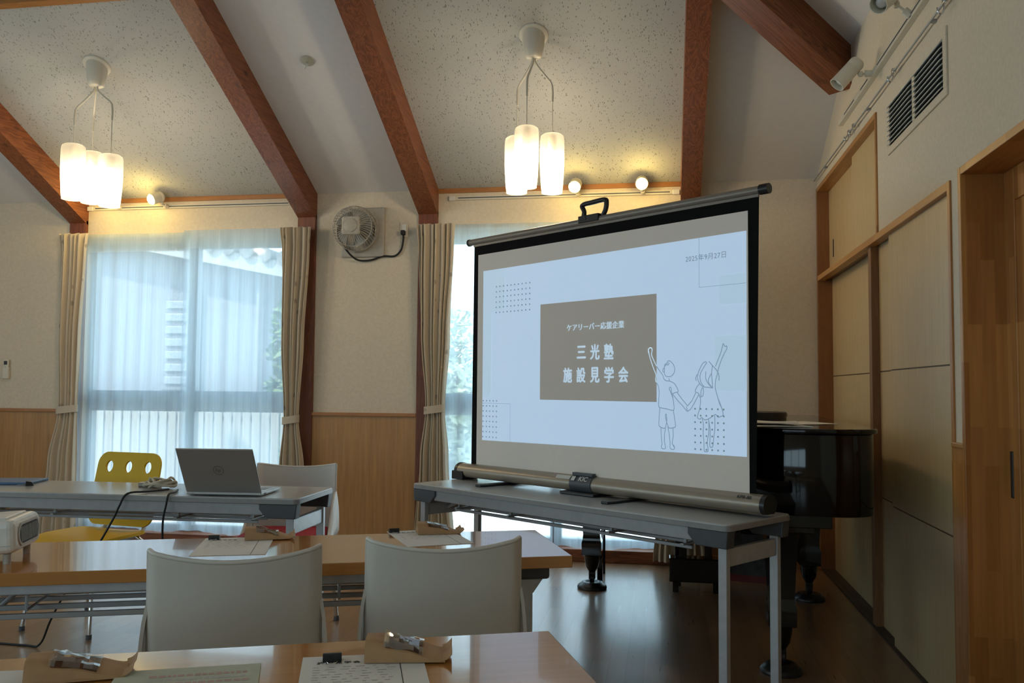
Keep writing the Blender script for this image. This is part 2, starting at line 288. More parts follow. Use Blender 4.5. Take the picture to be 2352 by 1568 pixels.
# ------------------------------------------------------------------ mesh helpers
class MB:
    """collects shapes into one mesh"""
    def __init__(self): self.v = []; self.f = []; self.m = []; self.s = []
    def add(self, vs, fs, mat=0, X=None, smooth=False):
        o = len(self.v)
        for p in vs:
            p = Vector(p)
            self.v.append(X @ p if X is not None else p)
        for k, f in enumerate(fs): self.f.append([i+o for i in f]); self.m.append(mat); self.s.append(smooth[k] if isinstance(smooth, list) else smooth)
        return self
    def box(self, x0, x1, y0, y1, z0, z1, bev=0.0, mat=0, X=None, seg=2):
        bm = bmesh.new()
        bmesh.ops.create_cube(bm, size=1.0)
        for v in bm.verts:
            v.co = Vector((x0+(v.co.x+.5)*(x1-x0), y0+(v.co.y+.5)*(y1-y0), z0+(v.co.z+.5)*(z1-z0)))
        if bev > 0:
            bev = min(bev, .49*min(abs(x1-x0), abs(y1-y0), abs(z1-z0)))
            bmesh.ops.bevel(bm, geom=bm.edges[:], offset=bev, segments=seg, affect='EDGES', profile=0.5)
        bm.verts.index_update()
        self.add([v.co for v in bm.verts], [[v.index for v in f.verts] for f in bm.faces], mat, X); bm.free()
        return self
    def lathe(self, prof, seg=24, mat=0, X=None, cap0=True, cap1=True):
        vs = []; fs = []
        for r, z in prof:
            for i in range(seg):
                a = 2*math.pi*i/seg; vs.append((r*math.cos(a), r*math.sin(a), z))
        n = len(prof)
        for j in range(n-1):
            for i in range(seg):
                k = (i+1) % seg; fs.append([j*seg+i, j*seg+k, (j+1)*seg+k, (j+1)*seg+i])
        if cap0: fs.append(list(range(seg))[::-1])
        if cap1: fs.append([(n-1)*seg+i for i in range(seg)])
        return self.add(vs, fs, mat, X, [len(f) == 4 for f in fs])
    def cyl(self, p0, p1, r0, r1=None, seg=16, mat=0, X=None):
        p0 = Vector(p0); p1 = Vector(p1); d = p1-p0
        Q = Matrix.Translation(p0) @ d.to_track_quat('Z', 'Y').to_matrix().to_4x4()
        if X is not None: Q = X @ Q
        return self.lathe([(r0, 0), (r0 if r1 is None else r1, d.length)], seg, mat, Q)
    def tube(self, pts, r, seg=10, closed=False, mat=0, X=None):
        pts = [Vector(p) for p in pts]; n = len(pts); vs = []; fs = []
        t = (pts[1]-pts[0]).normalized(); ref = Vector((0, 0, 1)) if abs(t.z) < .9 else Vector((1, 0, 0))
        nrm = t.cross(ref).normalized()
        for i, p in enumerate(pts):
            if closed: t = (pts[(i+1) % n]-pts[i-1]).normalized()
            elif i == 0: t = (pts[1]-pts[0]).normalized()
            elif i == n-1: t = (pts[-1]-pts[-2]).normalized()
            else: t = (pts[i+1]-pts[i-1]).normalized()
            nrm = (nrm - t*nrm.dot(t)).normalized(); bn = t.cross(nrm)
            rr = r[i] if isinstance(r, (list, tuple)) else r
            for k in range(seg):
                a = 2*math.pi*k/seg; vs.append(p+nrm*math.cos(a)*rr+bn*math.sin(a)*rr)
        for i in range(n if closed else n-1):
            j = (i+1) % n
            for k in range(seg):
                l = (k+1) % seg; fs.append([i*seg+k, i*seg+l, j*seg+l, j*seg+k])
        if not closed: fs.append(list(range(seg))[::-1]); fs.append([(n-1)*seg+k for k in range(seg)])
        return self.add(vs, fs, mat, X, [len(f) == 4 for f in fs])
    def prism(self, poly, z0, z1, mat=0, X=None, bev=0.0):
        bm = bmesh.new(); n = len(poly)
        a = [bm.verts.new((x, y, z0)) for x, y in poly]; b = [bm.verts.new((x, y, z1)) for x, y in poly]
        bm.faces.new(a[::-1]); bm.faces.new(b)
        for i in range(n): bm.faces.new([a[i], a[(i+1) % n], b[(i+1) % n], b[i]])
        bmesh.ops.recalc_face_normals(bm, faces=bm.faces[:])
        if bev:
            es = [e for e in bm.edges if abs(e.verts[0].co.z-e.verts[1].co.z) < 1e-6]
            bmesh.ops.bevel(bm, geom=es, offset=bev, segments=2, affect='EDGES', profile=0.5)
        bm.verts.index_update()
        self.add([v.co for v in bm.verts], [[v.index for v in f.verts] for f in bm.faces], mat, X, [len(f.verts) == 4 and n > 8 for f in bm.faces]); bm.free()
        return self
    def sheet(self, fn, nu, nv, thick=0.0, mat=0, X=None, hole=None, matfn=None):
        """fn(u,v) -> point, u,v in 0..1; thick gives the sheet its own thickness"""
        P = [[Vector(fn(i/nu, j/nv)) for i in range(nu+1)] for j in range(nv+1)]
        idx = lambda i, j: j*(nu+1)+i
        vs = [P[j][i] for j in range(nv+1) for i in range(nu+1)]
        qs = [(i, j) for j in range(nv) for i in range(nu) if not (hole and hole((i+.5)/nu, (j+.5)/nv))]
        fs = [[idx(i, j), idx(i+1, j), idx(i+1, j+1), idx(i, j+1)] for i, j in qs]
        ms = [matfn((i+.5)/nu, (j+.5)/nv) if matfn else mat for i, j in qs]
        if thick:
            Ns = []
            for j in range(nv+1):
                for i in range(nu+1):
                    a = P[j][min(i+1, nu)]-P[j][max(i-1, 0)]; b = P[min(j+1, nv)][i]-P[max(j-1, 0)][i]
                    c = a.cross(b); Ns.append(c.normalized() if c.length > 1e-12 else Vector((0, 0, 1)))
            m = len(vs); vs = [p+n*thick/2 for p, n in zip(vs, Ns)]+[p-n*thick/2 for p, n in zip(vs, Ns)]
            edge = {}
            for f in fs:
                for k in range(4): edge[(f[k], f[(k+1) % 4])] = 1
            back = [[i+m for i in f[::-1]] for f in fs]
            side = [[b, a, a+m, b+m] for (a, b) in edge if (b, a) not in edge]
            fs = fs+back+side; ms = ms+ms+[mat]*len(side)
        o = len(self.v)
        for p in vs: self.v.append(X @ p if X is not None else p)
        for f, mm in zip(fs, ms): self.f.append([i+o for i in f]); self.m.append(mm); self.s.append(True)
        return self
    def build(self, name, mats, parent=None, smooth=True, angle=50):
        me = bpy.data.meshes.new(name); me.from_pydata([tuple(p) for p in self.v], [], self.f)
        if not isinstance(mats, (list, tuple)): mats = [mats]
        for m in mats: me.materials.append(m)
        me.polygons.foreach_set('material_index', self.m)
        if smooth:
            try: me.set_sharp_from_angle(angle=R_(angle))
            except Exception: pass
            me.polygons.foreach_set('use_smooth', self.s)
        me.update()
        o = bpy.data.objects.new(name, me); COL.objects.link(o)
        if parent: o.parent = parent
        return o

def tag(o, label, cat, group=None, kind=None):
    o['label'] = label; o['category'] = cat
    if group: o['group'] = group
    if kind: o['kind'] = kind
    return o
def struct(o):
    o['kind'] = 'structure'; return o
def thing(name, label, cat, loc=(0, 0, 0), rz=0.0, group=None):
    o = bpy.data.objects.new(name, None); COL.objects.link(o); o.empty_display_size = 0.05
    o.location = loc; o.rotation_euler = (0, 0, rz); tag(o, label, cat, group); return o
def dup(root, loc, rz, label, group=None):
    r = root.copy(); COL.objects.link(r); r.location = loc; r.rotation_euler = (0, 0, rz); r['label'] = label
    if group: r['group'] = group
    for ch in list(root.children):
        c = ch.copy(); COL.objects.link(c); c.parent = r
        for g in list(ch.children):
            d = g.copy(); COL.objects.link(d); d.parent = c
    return r
def setgroup(o, g): o['group'] = g; return o
def smooth_path(pts, n=8):
    """Catmull-Rom through points"""
    P = [Vector(p) for p in pts]; P = [2*P[0]-P[1]]+P+[2*P[-1]-P[-2]]; out = []
    for i in range(1, len(P)-2):
        a, b, c, d = P[i-1:i+3]
        for k in range(n):
            t = k/n; out.append(0.5*((2*b)+(c-a)*t+(2*a-5*b+4*c-d)*t*t+(3*b-a-3*c+d)*t**3))
    out.append(P[-2]); return out
def text_mesh(s, width=None, height=None, bold=0.0, spacing=1.0):
    """lettering as mesh data in the XY plane; returns verts, faces centred in x, baseline at 0"""
    cu = bpy.data.curves.new('lettering', 'FONT'); cu.body = s; cu.size = 1.0; cu.offset = bold; cu.space_character = spacing; cu.resolution_u = 3; cu.fill_mode = 'BOTH'
    ob = bpy.data.objects.new('lettering', cu); COL.objects.link(ob)
    dg = bpy.context.evaluated_depsgraph_get(); dg.update()
    me = bpy.data.meshes.new_from_object(ob.evaluated_get(dg))
    vs = [v.co.copy() for v in me.vertices]; fs = [list(p.vertices) for p in me.polygons]
    bpy.data.objects.remove(ob); bpy.data.curves.remove(cu); bpy.data.meshes.remove(me)
    if not vs: return [], []
    x0 = min(v.x for v in vs); x1 = max(v.x for v in vs); y0 = min(v.y for v in vs); y1 = max(v.y for v in vs)
    sx = width/(x1-x0) if width else height/(y1-y0); sy = height/(y1-y0) if height else sx
    return [Vector(((v.x-(x0+x1)/2)*sx, (v.y-y0)*sy, 0)) for v in vs], fs

# ------------------------------------------------------------------ the room
WY = 6.29; WX = 1.065; SL = 0.484
def zc(y): return 2.675+SL*(WY-y)
YF = 3.6; ZF = zc(YF); YH = WY-(3.17-2.675)/SL      # flat part of the ceiling, foot of the hip
b = MB(); b.box(-6.7, 1.4, -3.1, 6.45, -0.12, 0.0); struct(b.build('floor', M['floor'], smooth=False))
# ceiling: slope, flat part and the hipped side on the right
def slab(mb, pts, mat=0, t=0.12):
    n = len(pts); vs = [Vector(p) for p in pts]+[Vector(p)+Vector((0, 0, t)) for p in pts]
    mb.add(vs, [list(range(n)), list(range(n, 2*n))[::-1]]+[[i, i+n, (i+1) % n+n, (i+1) % n] for i in range(n)], mat)
b = MB(); S3 = lambda x, y: (x, y, zc(y))
hx = lambda x: YH-(WX-x); XF = WX-(YH-YF)      # the hip runs at 45 degrees; XF is where it reaches the flat part
for x0, x1, m in ((-6.65, -4.6, 0), (-4.6, -2.66, 1), (-2.66, -1.7, 0)):
    slab(b, [S3(x0, WY+.05), S3(x1, WY+.05), S3(x1, YF), S3(x0, YF)], m)
slab(b, [S3(-1.7, WY+.05), S3(.2, WY+.05), S3(.2, hx(.2)), S3(XF, YF), S3(-1.7, YF)], 1)
slab(b, [S3(.2, WY+.05), S3(WX+.1, WY+.05), S3(WX+.1, hx(WX+.1)), S3(.2, hx(.2))], 0)
slab(b, [(-6.65, YF, ZF), (XF, YF, ZF), (XF, -3.05, ZF), (-6.65, -3.05, ZF)], 0)
zb = lambda x: 3.17+SL*(WX-x)
slab(b, [(XF, YF, ZF), (WX+.1, hx(WX+.1), zb(WX+.1)), (WX+.1, -3.05, zb(WX+.1)), (XF, -3.05, ZF)], 0)
struct(b.build('ceiling', [M['ceil'], M['acou']], smooth=False))

b = MB()   # wall with the two windows
OPEN = [(-4.515, -2.732), (-1.635, 0.135)]
b.box(-6.65, OPEN[0][0], WY, 6.45, 0, 2.72); b.box(OPEN[0][1], OPEN[1][0], WY, 6.45, 0, 2.72); b.box(OPEN[1][1], 1.4, WY, 6.45, 0, 2.72)
for x0, x1 in OPEN: b.box(x0, x1, WY, 6.45, 2.33, 2.72)
struct(b.build('wall_front', M['wall'], smooth=False))
b = MB()   # right wall around the closet and the door
b.box(WX, 1.22, -3.05, 6.29, 2.6, 3.3); b.box(WX, 1.22, 3.33, 4.57, 1.99, 2.6); b.box(WX, 1.22, -3.05, 3.33, 2.0, 2.6)
b.box(WX, 1.22, 3.33, 3.46, 0, 1.99); b.box(WX, 1.22, -3.05, 2.3, 0, 2.0)
struct(b.build('wall_right', M['wall'], smooth=False))
b = MB()   # left wall and back wall, each with an unseen row of windows added for fill daylight
b.box(-6.75, -6.6, -3.05, 6.45, 0, 0.85); b.box(-6.75, -6.6, -3.05, 6.45, 2.35, 4.1)
b.box(-6.75, -6.6, -3.05, -1.1, .85, 2.35); b.box(-6.75, -6.6, 3.9, 6.45, .85, 2.35)
struct(b.build('wall_left', M['wall'], smooth=False))
b = MB()
b.box(-6.6, 1.2, -3.15, -3.0, 0, .85); b.box(-6.6, 1.2, -3.15, -3.0, 2.35, 4.1); b.box(-6.6, -5.2, -3.15, -3.0, .85, 2.35); b.box(-.6, 1.2, -3.15, -3.0, .85, 2.35)
struct(b.build('wall_back', M['wall'], smooth=False))
for i, (x0, x1, y0, y1) in enumerate(((-6.70, -6.66, -1.1, 3.9), (-5.2, -.6, -3.1, -3.06))):  # frames and panes of the unseen windows added for sky fill
    f = MB(); n = 4; ax = x1-x0 < .1
    for k in range(n+1):
        t = k/n
        if ax: yy = y0+(y1-y0)*t; f.box(x0, x1, yy-.025, yy+.025, .85, 2.35)
        else: xx = x0+(x1-x0)*t; f.box(xx-.025, xx+.025, y0, y1, .85, 2.35)
    f.box(x0, x1, y0, y1, .85, .9); f.box(x0, x1, y0, y1, 2.3, 2.35)
    fo = struct(f.build('window_%d' % (i+3), M['alu'], smooth=False))
    g = MB()
    if ax: g.box(x0+.015, x0+.02, y0, y1, .9, 2.3)
    else: g.box(x0, x1, y0+.015, y0+.02, .9, 2.3)
    g.build('pane', M['glass'], fo, smooth=False)

# windows one and two: sashes, transom, mullion, panes
for i, (x0, x1) in enumerate(OPEN):
    f = MB(); Y0, Y1 = 6.35, 6.41; xm = (x0+x1)/2
    f.box(x0, x0+.045, Y0, Y1, .08, 2.33); f.box(x1-.045, x1, Y0, Y1, .08, 2.33); f.box(x0, x1, Y0, Y1, 2.285, 2.33); f.box(x0, x1, Y0, Y1, .08, .13)
    f.box(x0, x1, Y0, Y1, 1.005, 1.165); f.box(xm-.04, xm+.04, Y0-.01, Y1-.005, .08, 2.33)
    fo = struct(f.build('window_%d' % (i+1), M['alu'], smooth=False))
    for a, c in ((x0+.045, xm-.04), (xm+.04, x1-.045)):
        for z0, z1 in ((.13, 1.005), (1.165, 2.285)):
            g = MB(); g.box(a, c, 6.378, 6.384, z0, z1); g.build('pane', M['glass'], fo, smooth=False)
# posts in the window wall
for x0, x1, lab in ((-4.66, -4.515, 'red-brown wooden post behind the left drape of the left window'),
                    (-2.732, -2.588, 'red-brown wooden post between the left window and the wall fan'),
                    (-1.781, -1.635, 'red-brown wooden post between the wall fan and the right window'),
                    (.135, .27, 'red-brown wooden post behind the projection screen, at the right end of the right window')):
    b = MB(); b.box(x0, x1, 6.262, 6.292, 0, zc(6.27)-.17, .004); tag(b.build('wooden_post', M['post']), lab, 'post', 'posts of the window wall')
# wainscot, its cap and base boards
def trim(n, mb, m): struct(mb.build('trim_%d' % n, m))
b = MB()
for x0, x1 in ((-6.6, -4.66), (-2.588, -1.781), (.27, WX)): b.box(x0, x1, 6.276, 6.291, .07, .995)
struct(b.build('trim_1', M['wains'], smooth=False))
b = MB()
for x0, x1 in ((-6.6, -4.66), (-2.588, -1.781), (.27, WX)): b.box(x0, x1, 6.262, 6.291, .99, 1.015, .003)
trim(2, b, M['trim_x'])
b = MB()
for x0, x1 in ((-4.515, -2.732), (-1.635, .135)): b.box(x0, x1, 6.272, 6.291, 2.648, 2.682, .002)
for x0, x1 in ((-4.515, -2.732), (-1.635, .0)): b.add([(x, y, zc(4.60)+z+SL*(4.60-y)) for z in (-.025, .01) for x, y in ((x0, 4.565), (x1, 4.565), (x1, 4.60), (x0, 4.60))], [[0, 1, 2, 3], [7, 6, 5, 4], [0, 4, 5, 1], [1, 5, 6, 2], [2, 6, 7, 3], [3, 7, 4, 0]])
trim(3, b, M['trim_x'])
b = MB()
for x0, x1 in ((-6.6, -4.66), (-2.588, -1.781), (.27, WX)): b.box(x0, x1, 6.268, 6.291, 0, .07, .003)
struct(b.build('baseboard_front', M['trim_x']))
b = MB()
for x0, x1 in OPEN: b.box(x0, x1, 6.2, 6.43, 0, .085, .004)
trim(4, b, M['beam_x'])
b = MB(); b.box(1.053, 1.08, 3.333, 3.457, 0, 1.005); struct(b.build('trim_5', M['jamb_z'], smooth=False))
b = MB(); b.box(1.045, 1.08, 3.333, 3.457, 1.003, 1.02, .003); trim(6, b, M['jamb_y'])

# ceiling beams
def rafter(x0, x1, lab, top=None):
    d = .197; b = MB(); vs = []
    prof = ((WY, zc(WY)), (YF, ZF), (-3.0, ZF)) if top is None else ((WY, zc(WY)), (top, zc(top)))
    for y, z in prof:
        vs += [(x0, y, z+.02), (x1, y, z+.02), (x1, y, z-d), (x0, y, z-d)]
    n = len(prof); fs = [[0, 1, 2, 3], [4*n-1, 4*n-2, 4*n-3, 4*n-4]]
    for j in range(n-1):
        for k in range(4): fs.append([j*4+k, j*4+(k+1) % 4, j*4+4+(k+1) % 4, j*4+4+k][::-1])
    b.add(vs, fs); return tag(b.build('ceiling_beam', M['beam_y'], smooth=False), lab, 'beam', 'sloping roof beams')
rafter(-4.66, -4.515, 'sloping red-brown ceiling beam furthest left, passing behind the left pendant lamp')
rafter(-2.732, -2.588, 'sloping red-brown ceiling beam meeting the wall left of the wall fan')
rafter(-1.781, -1.635, 'sloping red-brown ceiling beam meeting the wall right of the wall fan')
rafter(.135, .27, 'sloping red-brown ceiling beam running down behind the projection screen', 4.42)
p0 = Vector((WX+.02, hx(WX+.02), zb(WX+.02))); p1 = Vector((XF, hx(XF), ZF+.0)); dx = (p1-p0).normalized()
side = dx.cross(Vector((0, 0, 1))).normalized(); up = side.cross(dx).normalized()
X = Matrix(((dx.x, side.x, up.x, p0.x), (dx.y, side.y, up.y, p0.y), (dx.z, side.z, up.z, p0.z), (0, 0, 0, 1)))
b = MB(); b.box(0, (p1-p0).length, -.085, .085, -.24, .03)
o = b.build('ceiling_beam', M['beam_x'], smooth=False); o.matrix_world = X
tag(o, 'diagonal red-brown beam running up from the right wall by the unlit spotlights', 'beam', 'sloping roof beams')

# closet with sliding doors in the right wall
cl = thing('built_in_closet', 'built-in closet of pale sliding doors in jointed wood frame behind the piano', 'closet', (WX, 5.0, 0))
Y = lambda y: y-5.0
b = MB()
b.box(-.008, .10, Y(3.46), Y(3.49), 0, 1.99, .002)                     # right stile
b.build('stile', M['jamb_z'], cl)
b = MB(); b.box(-.008, .04, Y(3.491), Y(6.254), 1.957, 1.991, .002); b.build('head_board', M['jamb_y'], cl)
b = MB(); b.box(.0405, .12, Y(3.491), Y(6.254), 1.9685, 1.991); b.build('head_track', M['stile'], cl)
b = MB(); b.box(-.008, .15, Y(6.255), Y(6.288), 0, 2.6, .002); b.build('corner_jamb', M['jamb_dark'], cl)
b = MB(); b.box(-.008, .12, Y(4.57), Y(4.595), 1.992, 2.6, .002); b.build('upper_stile', M['jamb_z'], cl)
b = MB(); b.box(-.008, .12, Y(4.596), Y(6.254), 2.5735, 2.602, .002); b.build('upper_head', M['jamb_y'], cl)
b = MB(); b.box(.012, .10, Y(4.80), Y(4.86), 0, 1.967, .002); b.build('middle_post', M['stile'], cl)
def slider(name, x, y0, y1, z0, z1, grooves=True):
    b = MB(); zs = [z0, .655, .661, 1.302, 1.308, z1] if grooves else [z0, z1]
    for k in range(0, len(zs), 2): b.box(x, x+.026, Y(y0), Y(y1), zs[k], zs[k+1], .001)
    if grooves: b.box(x+.004, x+.022, Y(y0)+.002, Y(y1)-.002, z0+.01, z1-.01, mat=1)
    return b.build(name, [M['door'], M['door_gap']], cl, smooth=False)
slider('sliding_door', .018, 3.49, 4.455, .006, 1.968)
slider('sliding_door', .052, 4.25, 4.81, .006, 1.968)
slider('sliding_door', .088, 4.85, 6.256, .006, 1.968)
slider('upper_door', .035, 4.595, 5.335, 1.993, 2.573, False)
u = slider('upper_door', .072, 5.2, 6.256, 1.993, 2.573, False)
b = MB(); b.box(.068, .073, Y(6.10), Y(6.118), 2.10, 2.22, .002); b.build('finger_pull', M['black_pl'], u)
b = MB(); b.box(.002, .15, Y(3.49), Y(6.255), 0, .006); b.box(.006, .011, Y(3.49), Y(6.255), .005, .009); b.box(.042, .048, Y(3.49), Y(6.255), .005, .009)
b.build('floor_track', M['track'], cl, smooth=False)
# door on the right
DY0, DY1 = 2.3, 3.33
b = MB(); b.box(1.045, 1.24, DY1-.028, DY1, 0, 2.0, .002); b.box(1.045, 1.24, DY0, DY0+.028, 0, 2.0, .002)
dr = struct(b.build('door_1', M['jamb_z']))
b = MB(); b.box(1.0455, 1.24, DY0+.0285, DY1-.0285, 1.9725, 2.0, .002); b.build('head_board', M['jamb_y'], dr)
b = MB()
b.box(1.195, 1.23, DY0+.028, DY1-.115, .005, 1.972); b.box(1.188, 1.232, DY1-.115, DY1-.028, .005, 1.972, .002); b.box(1.188, 1.232, DY0+.028, DY1-.115, 1.86, 1.972, .002); b.box(1.188, 1.232, DY0+.028, DY1-.115, .005, .2, .002)
lf = b.build('door_leaf', M['jamb_z'])
lf.parent = dr
b = MB(); b.box(1.184, 1.19, DY1-.062, DY1-.04, .84, 1.0, .003); b.build('door_pull', M['black_pl'], dr)
b = MB(); b.box(1.02, 1.064, -3.0, 2.29, 0, .08); struct(b.build('baseboard_right', M['trim_x']))

# ------------------------------------------------------------------ lamps and fittings on ceiling and walls
def point(name, loc, power, col, radius=.04, parent=None):
    d = bpy.data.lights.new(name, 'POINT'); o = bpy.data.objects.new(name, d); COL.objects.link(o)
    d.energy = power; d.color = col; d.shadow_soft_size = radius; o.location = loc
    if parent: o.parent = parent
    return o
PEND_W = 6.5; PEND_C = (1.0, 0.79, 0.54)
def pendant(x, y, shades, label):
    """a canopy on the sloping ceiling, three cords on bent arms, three opal glass shades"""
    z = zc(y); t = thing('pendant_lamp', label, 'lamp', (x, y, z), 0, 'three-shade pendant lamps')
    b = MB(); tilt = Matrix.Rotation(math.atan(SL), 4, 'X').inverted()
    b.lathe([(.088, .004), (.088, -.004), (.082, -.012), (.05, -.016)], 32, X=tilt)
    b.lathe([(.066, .02), (.066, -.02), (.064, -.06), (.054, -.11), (.048, -.135), (.038, -.142), (.012, -.143)], 28)
    b.build('canopy', M['cream'], t)
    for sx, sy, zt, zbm, r in shades:
        dx, dy = sx-x, sy-y
        arm = smooth_path([(dx*.06, dy*.06, -.14), (dx*.14, dy*.14, -.175), (dx*.55, dy*.55, -.235), (dx*.92, dy*.92, -.285), (dx, dy, -.33), (dx, dy, -.40)], 6)
        b = MB(); b.tube(arm, .0065, 10); b.build('arm', M['cream'], t)
        b = MB(); b.tube([(dx, dy, -.39), (dx, dy, zt-z-.006)], .0028, 8); b.build('cord', M['cream'], t)
        b = MB(); h = zt-zbm; q = Matrix.Translation((dx, dy, zbm-z)); k = r/.073
        prof = [(.060*k, 0), (.0645*k, .03), (.069*k, h*.3), (.073*k, h*.5), (.0735*k, h*.75), (.0725*k, h-.03), (.068*k, h-.01), (.055*k, h-.001), (.012, h)]
        b.lathe(prof, 36, X=q, cap0=False, cap1=False)
        b.tube([(dx+prof[0][0]*math.cos(2*math.pi*i/32), dy+prof[0][0]*math.sin(2*math.pi*i/32), zbm-z) for i in range(32)], .002, 6, True)
        so = b.build('lamp_shade', M['lamp'], t)
        b = MB(); b.lathe([(.010, .15+h*.26), (.012, .11+h*.26), (.02, .09+h*.26), (.022, .07+h*.26), (.014, .055+h*.26), (.003, .05+h*.26)], 20, X=q)
        b.build('bulb', M['bulb'], so)
        b = MB(); b.lathe([(.012, .15+h*.26), (.024, .155+h*.26), (.026, h-.02), (.012, h-.002)], 20, X=q); b.build('socket', M['cream'], so)  # socket inside the shade, added to block light going up to the ceiling
        point('lamp_light', (dx, dy, zbm-z+h*.26), PEND_W, PEND_C, .04, t)
    return t
pendant(-.741, 5.023, [(-.764, 4.93, 2.709, 2.358, .071), (-.846, 5.085, 2.697, 2.362, .073), (-.631, 5.05, 2.694, 2.348, .072)], 'three-shade opal glass pendant lamp hanging above the projection screen')
pendant(-3.606, 5.054, [(-3.735, 5.03, 2.75, 2.395, .074), (-3.70, 5.17, 2.737, 2.399, .073), (-3.42, 4.96, 2.652, 2.325, .074)], 'three-shade opal glass pendant lamp hanging at left before the left window')

def spot(name, joint, axis, length, r, lit, label, rail_pt, group):
    """cylinder spotlight on a short stem"""
    t = thing(name, label, 'spotlight', rail_pt, 0, group)
    J = Vector(joint)-Vector(rail_pt); a = Vector(axis).normalized()
    b = MB(); d = J.normalized(); b.cyl((0, 0, 0), d*.035, .017, seg=14); b.cyl(d*.03, J, .006, seg=10); b.lathe([(.011, -.012), (.014, 0), (.011, .012)], 12, X=Matrix.Translation(J)); b.build('stem', M['cream'], t)
    c = J+Vector((0, 0, -1)).cross(Vector((0, 1, 0)))*0; Q = Matrix.Translation(c-a*length*.26) @ a.to_track_quat('Z', 'Y').to_matrix().to_4x4()
    off = Matrix.Translation((0, r+.012, 0)) if name else Matrix.Identity(4)
    Q = Q @ off
    b = MB(); b.lathe([(.004, 0), (r*.86, .002), (r, .012), (r, length*.27), (r*.985, length*.28), (r*.985, length*.29), (r, length*.30), (r*1.03, length), (r*.94, length), (r*.9, length*.62), (.01, length*.6)], 32, X=Q, cap0=False, cap1=False)
    b.build('housing', M['cream'], t)
    b = MB()
    if lit: b.lathe([(r*.86, length*.64), (r*.9, length*.9), (r*.88, length*1.04), (r*.7, length*1.16), (r*.4, length*1.23), (.002, length*1.25)], 28, X=Q, cap0=False)
    else: b.lathe([(r*.6, length*.62), (r*.66, length*.75), (r*.62, length*.86), (r*.4, length*.90), (.002, length*.91)], 24, X=Q, cap0=False)
    b.build('bulb', M['spotbulb'] if lit else M['bulb_off'], t)
    if lit: point('spot_light', tuple(Q @ Vector((0, 0, length*1.25+.06))), 2.2, (1.0, .70, .20), .03, t)
    return t
G = 'lit spotlights on the wall rails'
for x, ax, lab in ((-4.262, (-.3, -.9, -.5), 'lit spotlight half hidden by the left pendant lamp'), (-3.855, (-.45, -.85, -.45), 'lit spotlight on the rail right of the left pendant lamp'),
                   (-.628, (-.05, -.9, -.5), 'lit spotlight just right of the pendant above the screen'), (-.165, (.02, -.95, -.42), 'lit spotlight on the rail near the beam, right of its twin')):
    spot('spotlight', (x+.03, 6.2, 2.615), ax, .10, .042, True, lab, (x+.04, 6.262, 2.606), G)
spot('spotlight', (.985, 4.55, 2.79), (-.66, -.10, -.74), .165, .038, False, 'unlit white spotlight in front of the diagonal beam on the right wall', (1.04, 4.55, 2.79), 'unlit spotlights on the right wall')
spot('spotlight', (.985, 3.86, 2.84), (-.6, -.55, -.6), .165, .038, False, 'unlit white spotlight at the top edge of the photo, above the vent', (1.04, 3.86, 2.79), 'unlit spotlights on the right wall')
# rails the spotlights run in
for x0, x1, lab in ((-4.49, -2.76, 'slim cream lighting rail above the left window'), (-1.53, .11, 'slim cream lighting rail above the right window')):
    t = thing('lighting_rail', lab, 'lighting rail', ((x0+x1)/2, 6.275, 2.606), 0, 'lighting rails'); L = (x1-x0)/2
    b = MB(); b.box(-L, L, -.013, .014, -.014, .014, .002); b.build('rail', M['cream'], t)
    b = MB(); b.box(-L+.05, L-.05, -.0145, -.0125, -.004, .004); b.build('slot', M['dark_pl'], t)
    for e in (-L+.005, L-.005):
        b = MB(); b.box(e-.025, e+.025, -.017, .014, -.017, .017, .004); b.build('end_cap', M['white_pl'], t)
t = thing('lighting_rail', 'long cream lighting rail high on the right wall', 'lighting rail', (1.052, 4.2, 2.79), 0, 'lighting rails')
b = MB(); b.box(-.014, .013, -1.6, 1.19, -.015, .015, .002); b.build('rail', M['cream'], t)
b = MB(); b.box(-.0155, -.0135, -1.6, .24, -.001, .006); b.box(-.0155, -.0135, .44, .60, -.001, .006); b.box(-.0155, -.0135, .76, 1.02, -.001, .006); b.build('slot', M['dark_pl'], t)
# picture rail with hooks
b = MB(); b.tube([(1.043, 6.27, 2.655), (1.043, 1.5, 2.655)], .0045, 8)
for yy in (5.9, 4.7, 3.6, 2.4): b.box(1.043, 1.066, yy-.008, yy+.008, 2.649, 2.661)
tag(b.build('picture_rail', M['steel']), 'thin metal picture rail under the lighting rail on the right wall', 'picture rail')
for y, lab in ((5.10, 'picture hook furthest along the rail, above the upper closet doors'), (4.98, 'picture hook second from the far end of the rail'), (4.14, 'picture hook on the rail above the left vent'), (3.41, 'picture hook nearest the camera at the top right')):
    t = thing('picture_hook', lab, 'hook', (1.043, y, 2.655), 0, 'hooks on the picture rail')
    b = MB(); b.box(-.012, .006, -.012, .012, -.012, .010, .003); b.build('runner', M['chrome'], t)
    b = MB(); b.tube(smooth_path([(-.006, 0, -.010), (-.007, 0, -.035), (-.016, 0, -.05), (-.028, 0, -.042), (-.030, 0, -.026)], 5), .0035, 8); b.build('wire_hook', M['chrome'], t)
